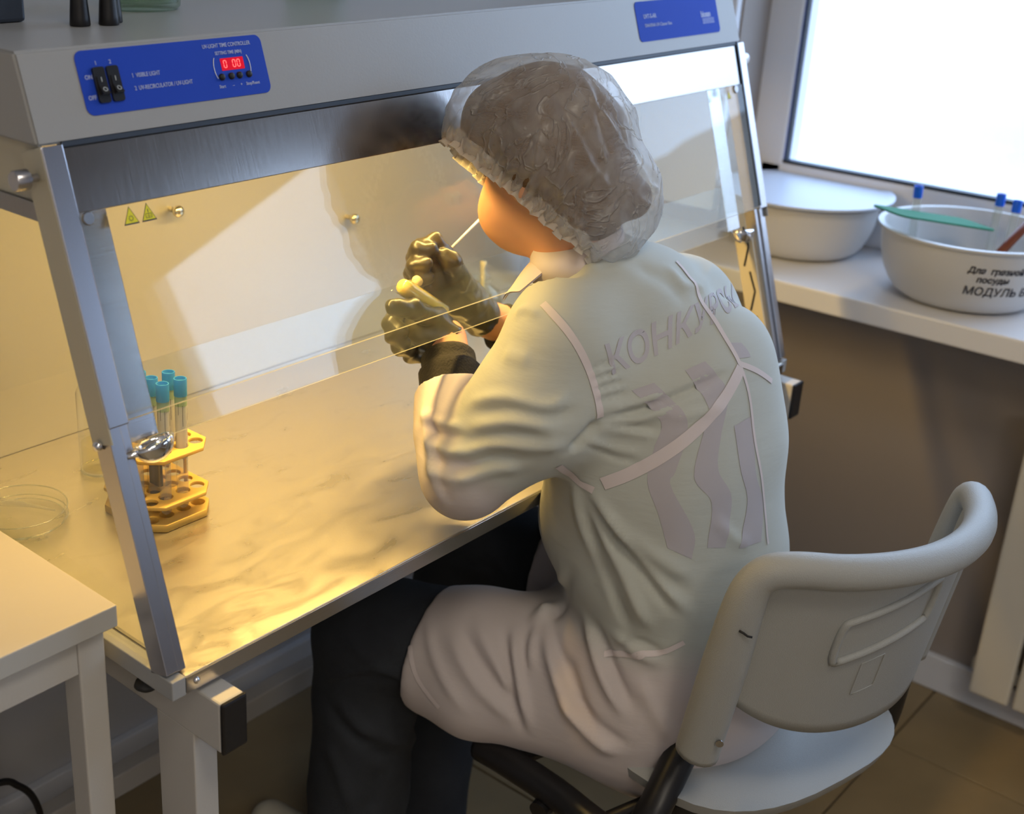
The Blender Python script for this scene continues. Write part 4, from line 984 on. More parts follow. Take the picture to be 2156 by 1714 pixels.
FOLDS = [([(0.493, -0.1377, 0.9377), (0.5318, -0.1632, 0.9467), (0.5715, -0.1969, 0.9673), (0.6191, -0.2153, 0.9811)], -0.007, 0.005),
    ([(0.4945, -0.1383, 0.9454), (0.5286, -0.1582, 0.9541), (0.5527, -0.1784, 0.9647)], 0.005, 0.006),
    ([(0.4949, -0.1382, 0.9321), (0.5278, -0.1609, 0.9357), (0.5561, -0.1902, 0.9514)], 0.005, 0.006),
    ([(0.4912, -0.1368, 0.9334), (0.5242, -0.158, 0.9272), (0.5444, -0.1855, 0.9253)], -0.003, 0.004),
    ([(0.4925, -0.1367, 0.9261), (0.5246, -0.1587, 0.9187), (0.5393, -0.1805, 0.9166)], 0.003, 0.005),
    ([(0.4735, -0.128, 0.9114), (0.5139, -0.1439, 0.8891), (0.5281, -0.1698, 0.8845)], -0.003, 0.004),
    ([(0.4766, -0.1299, 0.915), (0.5124, -0.1439, 0.8984), (0.5299, -0.1704, 0.8958)], 0.003, 0.005),
    ([(0.4816, -0.1233, 0.994), (0.5096, -0.1344, 1.0019)], -0.003, 0.004),
    ([(0.4837, -0.1266, 0.9844), (0.5139, -0.1391, 0.9893)], -0.0035, 0.004),
    ([(0.4852, -0.1298, 0.9738), (0.5187, -0.1446, 0.9783)], -0.0035, 0.004),
    ([(0.4867, -0.1333, 0.9604), (0.5219, -0.1501, 0.9661)], -0.0035, 0.004),
    ([(0.4847, -0.1284, 0.9791), (0.5164, -0.1418, 0.9838)], 0.003, 0.004),
    ([(0.4861, -0.1317, 0.9674), (0.5197, -0.1471, 0.972)], 0.003, 0.004),
    ([(0.4826, -0.1249, 0.9897), (0.5118, -0.1367, 0.9953)], 0.003, 0.004),
    ([(0.5104, -0.1227, 0.8378), (0.5176, -0.1506, 0.8058), (0.5321, -0.1777, 0.7676), (0.5491, -0.21, 0.73), (0.5695, -0.2333, 0.6993)], 0.009, 0.008),
    ([(0.5142, -0.13, 0.8054), (0.5265, -0.1568, 0.7549), (0.5341, -0.1799, 0.7105), (0.5482, -0.1985, 0.6703)], 0.008, 0.008),
    ([(0.5115, -0.1267, 0.8224), (0.5233, -0.156, 0.781), (0.5409, -0.1951, 0.7366), (0.5576, -0.2214, 0.6993)], -0.008, 0.007),
    ([(0.513, -0.1097, 0.8167), (0.5236, -0.1324, 0.7524), (0.5309, -0.1604, 0.6968), (0.5417, -0.1774, 0.6603)], -0.008, 0.008),
    ([(0.5068, -0.0945, 0.8441), (0.5184, -0.1125, 0.7845), (0.5265, -0.139, 0.7348), (0.5327, -0.1607, 0.683)], 0.007, 0.009),
    ([(0.519, -0.156, 0.8074), (0.5412, -0.197, 0.7719), (0.572, -0.2324, 0.7426)], 0.005, 0.01),
    ([(0.5199, -0.1505, 0.7926), (0.5402, -0.1937, 0.7521), (0.5676, -0.2311, 0.7249)], -0.004, 0.008),
    ([(0.5896, -0.2367, 0.8181), (0.6169, -0.2499, 0.7882), (0.647, -0.2609, 0.7682)], 0.003, 0.008),
    ([(0.5474, -0.185, 0.9387), (0.5752, -0.2098, 0.9439), (0.6116, -0.224, 0.9491)], 0.0025, 0.006),
    ([(0.4191, -0.008, 0.9385), (0.4199, -0.0566, 0.9601), (0.438, -0.1015, 0.9574), (0.4601, -0.1159, 0.97)], 0.005, 0.008),
    ([(0.4121, -0.0177, 0.9308), (0.4175, -0.0659, 0.9501), (0.4398, -0.1074, 0.9476), (0.4647, -0.1235, 0.9553)], -0.005, 0.007),
    ([(0.4055, -0.0208, 0.9147), (0.4166, -0.0742, 0.9373), (0.4468, -0.1162, 0.9347)], 0.006, 0.009),
    ([(0.3985, -0.0139, 0.8972), (0.4105, -0.0605, 0.9204), (0.435, -0.1065, 0.9262)], -0.005, 0.008),
    ([(0.3922, -0.0132, 0.8813), (0.4088, -0.0561, 0.908), (0.4335, -0.1024, 0.9128), (0.4534, -0.1196, 0.915)], 0.006, 0.009),
    ([(0.3854, -0.0132, 0.8629), (0.4068, -0.0522, 0.89), (0.4273, -0.0889, 0.8975)], -0.006, 0.008),
    ([(0.3839, -0.0152, 0.8492), (0.4073, -0.0529, 0.8754), (0.4293, -0.0821, 0.8812)], 0.005, 0.009),
    ([(0.4451, -0.0337, 0.9988), (0.4445, -0.0734, 1.0018)], 0.003, 0.01),
    ([(0.4205, 0.0612, 0.9046), (0.4116, 0.0262, 0.9052), (0.4064, -0.0131, 0.9149)], 0.005, 0.006),
    ([(0.4121, 0.0518, 0.898), (0.4047, 0.0163, 0.8987), (0.4025, -0.0204, 0.9068)], -0.005, 0.006),
    ([(0.4027, 0.0406, 0.8835), (0.3935, -0.0013, 0.8857), (0.3986, -0.028, 0.8931)], 0.005, 0.006),
    ([(0.3922, 0.027, 0.8735), (0.3882, -0.0066, 0.8744), (0.3977, -0.0329, 0.8834)], -0.004, 0.006),
    ([(0.3849, 0.0185, 0.8608), (0.384, -0.011, 0.8596), (0.399, -0.0397, 0.8676)], 0.005, 0.007),
    ([(0.4277, 0.0643, 0.9135), (0.3897, 0.0198, 0.8738), (0.3856, -0.008, 0.8249)], 0.005, 0.006),
    ([(0.4265, 0.0545, 0.9169), (0.3894, 0.0089, 0.8776), (0.3875, -0.0169, 0.8275)], -0.005, 0.006),
    ([(0.4919, -0.1372, 0.9368), (0.4618, -0.121, 0.9042)], -0.01, 0.007),
    ([(0.5274, -0.003, 0.5859), (0.5026, -0.0345, 0.541), (0.4962, -0.0636, 0.4794)], -0.009, 0.007),
    ([(0.5313, -0.0107, 0.5877), (0.5062, -0.043, 0.5435), (0.4983, -0.0724, 0.4903)], 0.008, 0.008),
    ([(0.5444, -0.0713, 0.6956), (0.5735, -0.0318, 0.6104), (0.5271, -0.0808, 0.5733), (0.5102, -0.1266, 0.5271)], 0.011, 0.009),
    ([(0.5351, -0.0911, 0.7078), (0.5723, -0.0489, 0.6151), (0.5292, -0.0934, 0.5783), (0.5137, -0.1373, 0.538)], -0.008, 0.008),
    ([(0.5754, -0.0228, 0.6091), (0.538, -0.036, 0.5892), (0.5167, -0.0549, 0.5585)], 0.007, 0.008),
    ([(0.5601, -0.0272, 0.6036), (0.5276, -0.0349, 0.5793), (0.5117, -0.0495, 0.5512)], -0.006, 0.007),
    ([(0.5504, -0.1044, 0.643), (0.5347, -0.1424, 0.5996), (0.5298, -0.1855, 0.5513)], 0.01, 0.008),
    ([(0.5427, -0.1193, 0.6532), (0.5368, -0.1563, 0.6053), (0.5355, -0.1927, 0.5625)], -0.008, 0.008),
    ([(0.5358, -0.0948, 0.5899), (0.5208, -0.1228, 0.562), (0.5143, -0.1564, 0.5196)], -0.006, 0.007),
    ([(0.5128, -0.1051, 0.543), (0.5122, -0.1477, 0.516), (0.5281, -0.185, 0.492)], 0.008, 0.008),
    ([(0.5171, -0.1155, 0.5532), (0.5159, -0.1578, 0.53), (0.5317, -0.1945, 0.5095)], -0.006, 0.008),
    ([(0.4932, 0.0627, 0.5676), (0.4804, 0.0049, 0.5252), (0.492, -0.0507, 0.4894)], 0.005, 0.009),
    ([(0.5039, 0.052, 0.5785), (0.4929, -0.0075, 0.5397), (0.4961, -0.0577, 0.5055)], -0.005, 0.008),
    ([(0.5162, 0.0386, 0.5863), (0.5013, -0.0115, 0.5519), (0.4982, -0.043, 0.5258)], 0.005, 0.008),
    ([(0.5069, 0.1124, 0.5716), (0.4707, 0.0616, 0.5312), (0.4676, 0.0077, 0.4863)], 0.004, 0.008),
    ([(0.5443, -0.189, 0.6041), (0.5506, -0.217, 0.5603), (0.5676, -0.238, 0.5205)], 0.005, 0.01),
    ([(0.539, -0.1503, 0.615), (0.5456, -0.183, 0.6477), (0.5623, -0.2137, 0.6344)], -0.004, 0.006),
    ([(0.5395, -0.153, 0.6499), (0.5447, -0.1782, 0.6358), (0.5592, -0.2107, 0.621)], 0.006, 0.008),
    ([(0.4701, -0.0277, 1.0386), (0.47, -0.0435, 1.0482), (0.4661, -0.0661, 1.0467)], 0.004, 0.006),
    ([(0.625, -0.1188, 1.0829), (0.6382, -0.1384, 1.0621), (0.6692, -0.1395, 1.0557)], 0.003, 0.007),
    ([(0.5814, -0.102, 1.0879), (0.6099, -0.1296, 1.0717), (0.6311, -0.1512, 1.0441)], -0.003, 0.01),
    ([(0.7586, -0.1071, 1.0531), (0.6829, -0.1382, 1.0524), (0.657, -0.1446, 1.0526)], 0.004, 0.008),
    ([(0.6065, 0.0057, 1.0671), (0.5443, -0.0764, 1.0868), (0.5814, -0.102, 1.0879)], 0.004, 0.008)]
TFOLDS = [([(0.4393, 0.2532, 0.4251), (0.4374, 0.1845, 0.4782), (0.469, 0.1218, 0.4936)], 0.005, 0.006),
    ([(0.4387, 0.2525, 0.4137), (0.4386, 0.1853, 0.4633), (0.4693, 0.1258, 0.4777)], -0.004, 0.007),
    ([(0.4331, 0.2255, 0.4063), (0.4417, 0.1864, 0.3661), (0.4726, 0.1597, 0.3311), (0.6419, 0.2343, 0.2124)], -0.009, 0.01),
    ([(0.4339, 0.2172, 0.4261), (0.4489, 0.1753, 0.3843), (0.4911, 0.1502, 0.3506), (0.6522, 0.2247, 0.2392)], 0.007, 0.01),
    ([(0.4519, 0.223, 0.5388), (0.4446, 0.1787, 0.5097), (0.4652, 0.131, 0.4848), (0.4789, 0.1083, 0.474)], 0.005, 0.008),
    ([(0.4334, 0.2251, 0.3414), (0.4394, 0.2016, 0.2848), (0.4469, 0.1887, 0.2286)], 0.006, 0.012),
    ([(0.4748, 0.1609, 0.3043), (0.4715, 0.1658, 0.2614), (0.467, 0.1699, 0.2241)], -0.006, 0.012),
    ([(0.707, 0.2297, 0.522), (0.7071, 0.1839, 0.5328), (0.7089, 0.14, 0.5302)], -0.004, 0.008),
    ([(0.7147, 0.1925, 0.5666), (0.7128, 0.1536, 0.5511), (0.7089, 0.14, 0.5302)], 0.004, 0.007)]
CFOLDS = [([(0.4821, 0.0445, 1.2498), (0.4763, 0.0492, 1.2212), (0.486, 0.0336, 1.1936), (0.5531, 0.0718, 1.1467)], 0.006, 0.0035),
    ([(0.4944, -0.0274, 1.2437), (0.4873, -0.0293, 1.2119), (0.4903, -0.0234, 1.1794), (0.5838, 0.0535, 1.1224)], 0.007, 0.0035),
    ([(0.4832, 0.028, 1.2392), (0.4803, 0.0108, 1.2165), (0.4846, -0.014, 1.189)], 0.004, 0.003),
    ([(0.478, 0.06, 1.2298), (0.4775, 0.0485, 1.216), (0.4812, 0.0404, 1.2011)], 0.004, 0.003),
    ([(0.48, 0.0098, 1.2063), (0.4881, -0.0058, 1.1766), (0.5887, 0.0611, 1.1259)], 0.004, 0.003),
    ([(0.5212, -0.0166, 1.282), (0.5112, -0.0521, 1.2479), (0.5225, -0.0726, 1.2092), (0.5438, -0.0919, 1.1785)], 0.004, 0.004),
    ([(0.5522, -0.0274, 1.2956), (0.5445, -0.0642, 1.261), (0.5638, -0.086, 1.2212), (0.5736, -0.1078, 1.1873)], 0.005, 0.004),
    ([(0.5496, -0.0527, 1.279), (0.5414, -0.0744, 1.2426), (0.5485, -0.085, 1.2128)], -0.004, 0.004),
    ([(0.5701, -0.0791, 1.245), (0.5728, -0.0934, 1.2109), (0.5881, -0.1115, 1.1805)], 0.004, 0.003),
    ([(0.5801, -0.1104, 1.1815), (0.5992, -0.1144, 1.174)], 0.005, 0.003),
    ([(0.5728, -0.1107, 1.167), (0.5963, -0.1157, 1.1534)], 0.004, 0.003),
    ([(0.5045, -0.0523, 1.1669), (0.5177, -0.0642, 1.1407), (0.5725, -0.0553, 1.1015)], 0.005, 0.003),
    ([(0.5043, -0.034, 1.1582), (0.581, -0.0095, 1.1013)], 0.004, 0.003),
    ([(0.5255, -0.0819, 1.1587), (0.5519, -0.0979, 1.1308)], 0.005, 0.0035),
    ([(0.5041, -0.0604, 1.2148), (0.5007, -0.0539, 1.1782), (0.5916, 0.0339, 1.1134)], 0.004, 0.0035),
    ([(0.5061, 0.0229, 1.2783), (0.4942, 0.0389, 1.2672), (0.4797, 0.0524, 1.2463)], 0.004, 0.003),
    ([(0.5252, 0.0262, 1.2965), (0.5061, 0.0363, 1.2817), (0.4874, 0.0461, 1.2592)], 0.003, 0.003),
    ([(0.5366, -0.0818, 1.2037), (0.5184, -0.0734, 1.1687), (0.5209, -0.0657, 1.1351)], -0.004, 0.004),
    ([(0.5235, 0.1177, 1.199), (0.5346, 0.1044, 1.183), (0.4831, 0.0378, 1.1907)], 0.004, 0.0028),
    ([(0.5409, 0.0902, 1.1622), (0.5632, 0.0787, 1.1496)], 0.004, 0.0028)]
def coat_post(me):
    displace(me, FOLDS, 0.0035, 9)
    co = np.empty(len(me.vertices) * 3, np.float32); me.vertices.foreach_get('co', co); co = co.reshape(-1, 3)
    # cloth tint: shirt showing through the thin torso cloth, single layer elsewhere
    g = np.clip((co[:, 2] - 0.60) / 0.05, 0, 1)
    d = f_chain(co, [(0.436, 0.005, 0.838), (0.458, 0.035, 0.875), (0.492, 0.076, 0.912)], [0.0, 0.0, 0.0]); g *= np.clip((d - 0.055) / 0.02, 0, 1)
    A = np.array([0.56, 0.495, 0.475]); B_ = np.array([0.50, 0.51, 0.455]); col = A + (B_ - A) * g[:, None]
    at = me.color_attributes.new('tint', 'FLOAT_COLOR', 'POINT'); buf = np.ones((len(co), 4), np.float32); buf[:, :3] = col; at.data.foreach_set('color', buf.ravel())
def coat_mat():
    m = mat('lab_coat_cloth', (0.45, 0.45, 0.42), 0.78, bump=0.30, bscale=2.2, stretch=(6, 6, 24), sheen=0.15); N, L = nt(m); b = N['Principled BSDF']
    a = N.new('ShaderNodeAttribute'); a.attribute_name = 'tint'; L.new(a.outputs['Color'], b.inputs['Base Color'])
    for n_ in N:
        if n_.type == 'BUMP': n_.inputs['Distance'].default_value = 0.004
    return m
M['coat'] = coat_mat()
coat = nets(coat_fn, (0.34, -0.36, 0.38), (1.0, 0.24, 1.16), 0.0042, 'lab_coat', M['coat'], PE, 2, coat_post)

# ---- trousers
def trouser_fn(P):
    d = f_chain(P, [(0.64, -0.10, 0.52), (0.525, 0.19, 0.495), (0.508, 0.225, 0.487)], [0.080, 0.075, 0.074], 0.02)
    d = smin(d, f_chain(P, [(0.508, 0.225, 0.480), (0.508, 0.225, 0.38), (0.508, 0.235, 0.20), (0.512, 0.245, 0.05)], [0.075, 0.076, 0.074, 0.076], 0.01), 0.02)
    d = smin(d, f_chain(P, [(0.78, -0.10, 0.52), (0.785, 0.20, 0.53), (0.785, 0.275, 0.52)], [0.085, 0.074, 0.070], 0.02), 0.02)
    d = smin(d, f_chain(P, [(0.785, 0.270, 0.51), (0.74, 0.265, 0.36), (0.675, 0.25, 0.05)], [0.072, 0.072, 0.072], 0.01), 0.02)
    return d
def tr_post(me):
    displace(me, TFOLDS, 0.004, 11)
trousers = nets(trouser_fn, (0.36, -0.2, 0.0), (0.9, 0.38, 0.68), 0.0065, 'trousers', M['jean'], PE, 2, tr_post)
# ---- shoes
for (x, y, rz) in ((0.505, 0.335, 0.05), (0.655, 0.33, -0.1)):
    X = Matrix.Translation((x, y, 0)) @ Matrix.Rotation(rz, 4, 'Z'); Xi = np.array(X.inverted())
    def sf(P, Xi=Xi):
        Q = P @ Xi[:3, :3].T.astype(np.float32) + Xi[:3, 3].astype(np.float32)
        d = smin(f_cone(Q, (0, -0.09, 0.045), (0, 0.09, 0.035), 0.038, 0.034), f_cone(Q, (0, -0.07, 0.06), (0, -0.06, 0.11), 0.038, 0.036), 0.02)
        return np.maximum(d, 0.012 - Q[..., 2])
    sh = nets(sf, (x - 0.13, y - 0.17, -0.01), (x + 0.13, y + 0.17, 0.16), 0.006, 'shoe', M['shoe'], PE, 1)
    b = bmesh.new(); o = []
    for i in range(28):
        a = 2 * math.pi * i / 28; o.append((0.040 * math.cos(a), 0.002 + (0.128) * math.sin(a)))
    prism(b, o, 0.0, 0.018, X); build('sole', b, M['sole'], sh)
# ---- hair, bun and hair cover
def hair_fn(P):
    d = f_ell(P, (0.572, 0.011, 1.207), (0.083, 0.089, 0.091), HM)
    d = smin(d, f_ell(P, (0.552, 0.064, 1.222), (0.050, 0.050, 0.050)), 0.03)
    d = smin(d, f_ell(P, (0.586, -0.040, 1.158), (0.060, 0.048, 0.054)), 0.03)
    d = smin(d, f_ell(P, BUN, (0.031, 0.027, 0.031)), 0.008)
    e = -((P - np.array((0.560, 0.06, 1.142), np.float32)) @ CUTN.astype(np.float32))
    return np.maximum(d, e)
CUTN = np.array((0.64, -0.28, 0.714)); CUTN /= np.linalg.norm(CUTN)
BUN = (0.602, -0.074, 1.156)
hair = nets(hair_fn, tuple(HC + Vector((-0.15, -0.17, -0.15))), tuple(HC + Vector((0.15, 0.16, 0.15))), 0.005, 'hair', M['hair'], PE, 1,
            lambda me: displace(me, [], 0.010, 24, (1, 1, 0.5)))
def cap_fn(P):
    d = f_ell(P, (0.573, 0.008, 1.204), (0.090, 0.094, 0.098), HM)
    d = smin(d, f_ell(P, (0.524, 0.080, 1.218), (0.044, 0.044, 0.042)), 0.05)
    d = smin(d, f_ell(P, (0.556, 0.062, 1.248), (0.046, 0.046, 0.042)), 0.04)
    d = smin(d, f_ell(P, (0.585, -0.048, 1.152), (0.064, 0.052, 0.056)), 0.04)
    d = smin(d, f_ell(P, (0.578, -0.056, 1.120), (0.052, 0.040, 0.042)), 0.03)
    d = smin(d, f_ell(P, BUN, (0.040, 0.034, 0.037)), 0.03)
    e = -((P - np.array((0.557, 0.055, 1.128), np.float32)) @ CUTN.astype(np.float32))
    return np.maximum(d, e)
def cap_post(me):
    # keep only the shell above the elastic line: drop the flat cut face
    n_ = -Vector(CUTN.tolist()); c = Vector((0.557, 0.055, 1.128)); bm_ = bmesh.new(); bm_.from_mesh(me)
    bmesh.ops.delete(bm_, geom=[f for f in bm_.faces if f.normal.dot(n_) > 0.9 and (f.calc_center_median() - c).dot(n_) > -0.006], context='FACES')
    bm_.to_mesh(me); bm_.free()
    n = len(me.vertices)
    co = np.empty(n * 3, np.float32); me.vertices.foreach_get('co', co); co = co.reshape(-1, 3); no = np.empty(n * 3, np.float32); me.vertices.foreach_get('normal', no); no = no.reshape(-1, 3)
    for i in range(n):
        p = Vector(co[i].tolist()); q = p - HC
        w1 = 1 - abs(noise.noise(p * 16 + Vector((3, 1, 5)))) * 2.2; w2 = 1 - abs(noise.noise(p * 34)) * 2.2
        e = (p - c).dot(n_); near = max(0.0, 1 - abs(e) / 0.035)
        ang = math.atan2(q.dot(HR), q.dot(HF * 0.6 + HU * 0.8))
        co[i] += no[i] * (0.0045 * w1 + 0.0020 * w2 + near * 0.004 * math.sin(ang * 34 + 4 * noise.noise(p * 12)) - near * 0.006)
    me.vertices.foreach_set('co', co.ravel()); me.update(); displace(me, CFOLDS)
def cap_mat():
    m = bpy.data.materials.new('hair_cover_fabric'); m.use_nodes = True; N, L = nt(m); N.clear()
    o = N.new('ShaderNodeOutputMaterial'); t = N.new('ShaderNodeBsdfTransparent'); d = N.new('ShaderNodeBsdfDiffuse'); d.inputs[0].default_value = (0.80, 0.78, 0.74, 1)
    tl = N.new('ShaderNodeBsdfTranslucent'); tl.inputs[0].default_value = (0.80, 0.78, 0.74, 1)
    g = N.new('ShaderNodeBsdfGlossy'); g.inputs[0].default_value = (0.8, 0.8, 0.8, 1); g.inputs['Roughness'].default_value = 0.35
    m1 = N.new('ShaderNodeMixShader'); m1.inputs[0].default_value = 0.45; L.new(d.outputs[0], m1.inputs[1]); L.new(tl.outputs[0], m1.inputs[2])
    m3 = N.new('ShaderNodeMixShader'); m3.inputs[0].default_value = 0.10; L.new(m1.outputs[0], m3.inputs[1]); L.new(g.outputs[0], m3.inputs[2])
    tc = N.new('ShaderNodeTexCoord'); n1 = N.new('ShaderNodeTexNoise'); n1.inputs['Scale'].default_value = 22; n1.inputs['Detail'].default_value = 4; n1.inputs['Distortion'].default_value = 1.2; L.new(tc.outputs['Object'], n1.inputs['Vector'])
    bn = N.new('ShaderNodeBump'); bn.inputs['Strength'].default_value = 0.5; bn.inputs['Distance'].default_value = 0.006; L.new(n1.outputs['Fac'], bn.inputs['Height'])
    for x in (d, tl, g): L.new(bn.outputs[0], x.inputs['Normal'])
    n2 = N.new('ShaderNodeTexNoise'); n2.inputs['Scale'].default_value = 17; n2.inputs['Detail'].default_value = 3; n2.inputs['Distortion'].default_value = 1.8; L.new(tc.outputs['Object'], n2.inputs['Vector'])
    r1 = N.new('ShaderNodeMath'); r1.operation = 'SUBTRACT'; r1.inputs[1].default_value = 0.5; L.new(n2.outputs['Fac'], r1.inputs[0])
    r2 = N.new('ShaderNodeMath'); r2.operation = 'ABSOLUTE'; L.new(r1.outputs[0], r2.inputs[0])
    r3 = N.new('ShaderNodeMapRange'); r3.inputs[1].default_value = 0.0; r3.inputs[2].default_value = 0.035; r3.inputs[3].default_value = 1.0; r3.inputs[4].default_value = 0.0; L.new(r2.outputs[0], r3.inputs[0])
    b2 = N.new('ShaderNodeBump'); b2.inputs['Strength'].default_value = 0.7; b2.inputs['Distance'].default_value = 0.003; L.new(r3.outputs[0], b2.inputs['Height']); L.new(bn.outputs[0], b2.inputs['Normal'])
    for x in (d, tl, g): L.new(b2.outputs[0], x.inputs['Normal'])
    mr0 = N.new('ShaderNodeMapRange'); mr0.inputs[1].default_value = 0.35; mr0.inputs[2].default_value = 0.7; mr0.inputs[3].default_value = 0.20; mr0.inputs[4].default_value = 0.42
    L.new(n1.outputs['Fac'], mr0.inputs[0])
    mr = N.new('ShaderNodeMath'); mr.operation = 'MULTIPLY_ADD'; mr.inputs[1].default_value = 0.16; L.new(r3.outputs[0], mr.inputs[0]); L.new(mr0.outputs[0], mr.inputs[2])
    lw = N.new('ShaderNodeLayerWeight'); lw.inputs[0].default_value = 0.35; ad = N.new('ShaderNodeMath'); ad.operation = 'MULTIPLY_ADD'; ad.inputs[1].default_value = 0.55; L.new(lw.outputs['Facing'], ad.inputs[0]); L.new(mr.outputs[0], ad.inputs[2])
    cl = N.new('ShaderNodeClamp'); cl.inputs[2].default_value = 0.95; L.new(ad.outputs[0], cl.inputs[0])
    mx = N.new('ShaderNodeMixShader'); L.new(cl.outputs[0], mx.inputs[0]); L.new(t.outputs[0], mx.inputs[1]); L.new(m3.outputs[0], mx.inputs[2]); L.new(mx.outputs[0], o.inputs[0])
    return m
M['cap'] = cap_mat()
cap = nets(cap_fn, tuple(HC + Vector((-0.17, -0.19, -0.17))), tuple(HC + Vector((0.17, 0.18, 0.16))), 0.0035, 'hair_cover', M['cap'], PE, 2, cap_post)

# gathered elastic edge of the hair cover
def ruffle():
    me = cap.data; cnt = {}
    for p in me.polygons:
        for k in p.edge_keys: cnt[k] = cnt.get(k, 0) + 1
    adj = {}
    for (a, c), n in cnt.items():
        if n == 1: adj.setdefault(a, []).append(c); adj.setdefault(c, []).append(a)
    best = []; seen = set()
    for st_ in adj:
        if st_ in seen: continue
        loop = [st_]; seen.add(st_); cur = st_
        while True:
            nx = [v for v in adj[cur] if v not in seen]
            if not nx: break
            cur = nx[0]; seen.add(cur); loop.append(cur)
        if len(loop) > len(best): best = loop
    P = [me.vertices[i].co.copy() for i in best]; n0 = len(P)
    for _ in range(6): P = [(P[i - 1] + P[i] * 2 + P[(i + 1) % n0]) / 4 for i in range(n0)]
    cen = sum(P, Vector()) / n0; nn = Vector(CUTN.tolist()); N_ = 300; b = bmesh.new(); G = []
    for i in range(N_):
        t = i / N_ * n0; k = int(t); p = P[k % n0].lerp(P[(k + 1) % n0], t - k); rad = (p - cen); rad = (rad - nn * rad.dot(nn)).normalized()
        w = math.sin(i * 2 * math.pi * 46 / N_ + 2.5 * noise.noise(p * 30)); w2 = noise.noise(p * 45)
        G.append([b.verts.new(p + nn * 0.013 + rad * (0.0045 + 0.0028 * w)), b.verts.new(p + nn * 0.006 + rad * (0.0022 + 0.0036 * w)), b.verts.new(p + nn * -0.001 + rad * (-0.0008 + 0.0022 * w)), b.verts.new(p - nn * (0.006 + 0.002 * w2) + rad * (-0.0005 + 0.0042 * w))])
    for i in range(N_):
        for j in range(3): b.faces.new((G[i][j], G[(i + 1) % N_][j], G[(i + 1) % N_][j + 1], G[i][j + 1]))
    build('elastic_edge', b, M['ruffle'], cap, smooth=True)
M['ruffle'] = mat('hair_cover_edge', (0.72, 0.69, 0.62), 0.7); _translucent(M['ruffle'], (0.75, 0.72, 0.65), 0.5)
ruffle()
# ---- cuffs of the dark jumper and gloves
for (a, c, e, r0, r1) in (((0.482, 0.066, 0.900), (0.503, 0.090, 0.925), (0.516, 0.106, 0.940), 0.039, 0.034), ((0.712, 0.128, 0.908), (0.685, 0.140, 0.921), (0.668, 0.148, 0.931), 0.037, 0.033)):
    b = bmesh.new(); sweep(b, catmull([a, c, e], 5), [r0] * 6 + [r1] * 4 + [r1 * 0.9], 26); build('jumper_cuff', b, M['knit'], PE, auto=60)
def hand(name, W0, W1, palm, fingers, lo, hi, pr_, fr):
    ch_ = [(fingers['thumb'], [0.0145, 0.0130, 0.0105])] + [(fingers[k], fr[i]) for i, k in enumerate(('index', 'middle', 'ring', 'pinky'))]
    folds = []
    def fn(P):
        d = f_cone(P, W0, W1, 0.0265, 0.029)
        d = smin(d, f_ell(P, palm, pr_), 0.015)
        for k in ('index', 'middle', 'ring', 'pinky'): d = smin(d, f_cone(P, W1, fingers[k][0], 0.020, 0.0125), 0.010)
        d = smin(d, f_cone(P, W1, fingers['thumb'][0], 0.020, 0.0145), 0.012)
        for pts, rad in ch_: d = smin(d, f_chain(P, pts, rad, 0.003), 0.0045)
        # open wrist end
        n = np.array(W1) - np.array(W0); n /= np.linalg.norm(n); e = (P - np.array(W0) - n * -0.006) @ n.astype(np.float32)
        return np.maximum(d, -e)
    ax_ = (Vector(W1) - Vector(W0)).normalized(); sd = Vector(palm)
    for k in range(7):      # creases across the loose glove
        p = Vector(W0).lerp(Vector(palm), 0.25 + 0.17 * k); q = Vector((0, 0, 1)).cross(ax_).normalized()
        folds.append(([p - q * 0.02 + Vector((0, -0.02, 0.018)), p + Vector((0, -0.03, 0)), p + q * 0.02 + Vector((0, -0.02, -0.022))], 0.0022 * (1 if k % 2 else -1), 0.0035))
    return nets(fn, lo, hi, 0.0026, name, M['glove'], PE, 1, lambda me: displace(me, folds, 0.0022, 75))
hand('glove', (0.528, 0.116, 0.950), (0.520, 0.140, 0.963), (0.517, 0.147, 0.960),
     dict(thumb=[(0.517, 0.13, 0.98), (0.475, 0.127, 1.003), (0.438, 0.127, 1.014)], index=[(0.521, 0.165, 0.972), (0.494, 0.17, 0.983), (0.464, 0.155, 0.981), (0.465, 0.137, 0.975)],
          middle=[(0.521, 0.17, 0.957), (0.489, 0.17, 0.966), (0.463, 0.15, 0.966), (0.469, 0.137, 0.96)], ring=[(0.52, 0.165, 0.945), (0.493, 0.165, 0.95), (0.473, 0.148, 0.949), (0.48, 0.135, 0.947)],
          pinky=[(0.521, 0.155, 0.936), (0.501, 0.155, 0.937), (0.488, 0.142, 0.935), (0.493, 0.13, 0.937)]),
     (0.40, 0.08, 0.89), (0.57, 0.21, 1.05), (0.030, 0.026, 0.030), [[0.0115, 0.011, 0.0105, 0.0095]] * 2 + [[0.011, 0.0105, 0.010, 0.009], [0.010, 0.0095, 0.009, 0.008]])
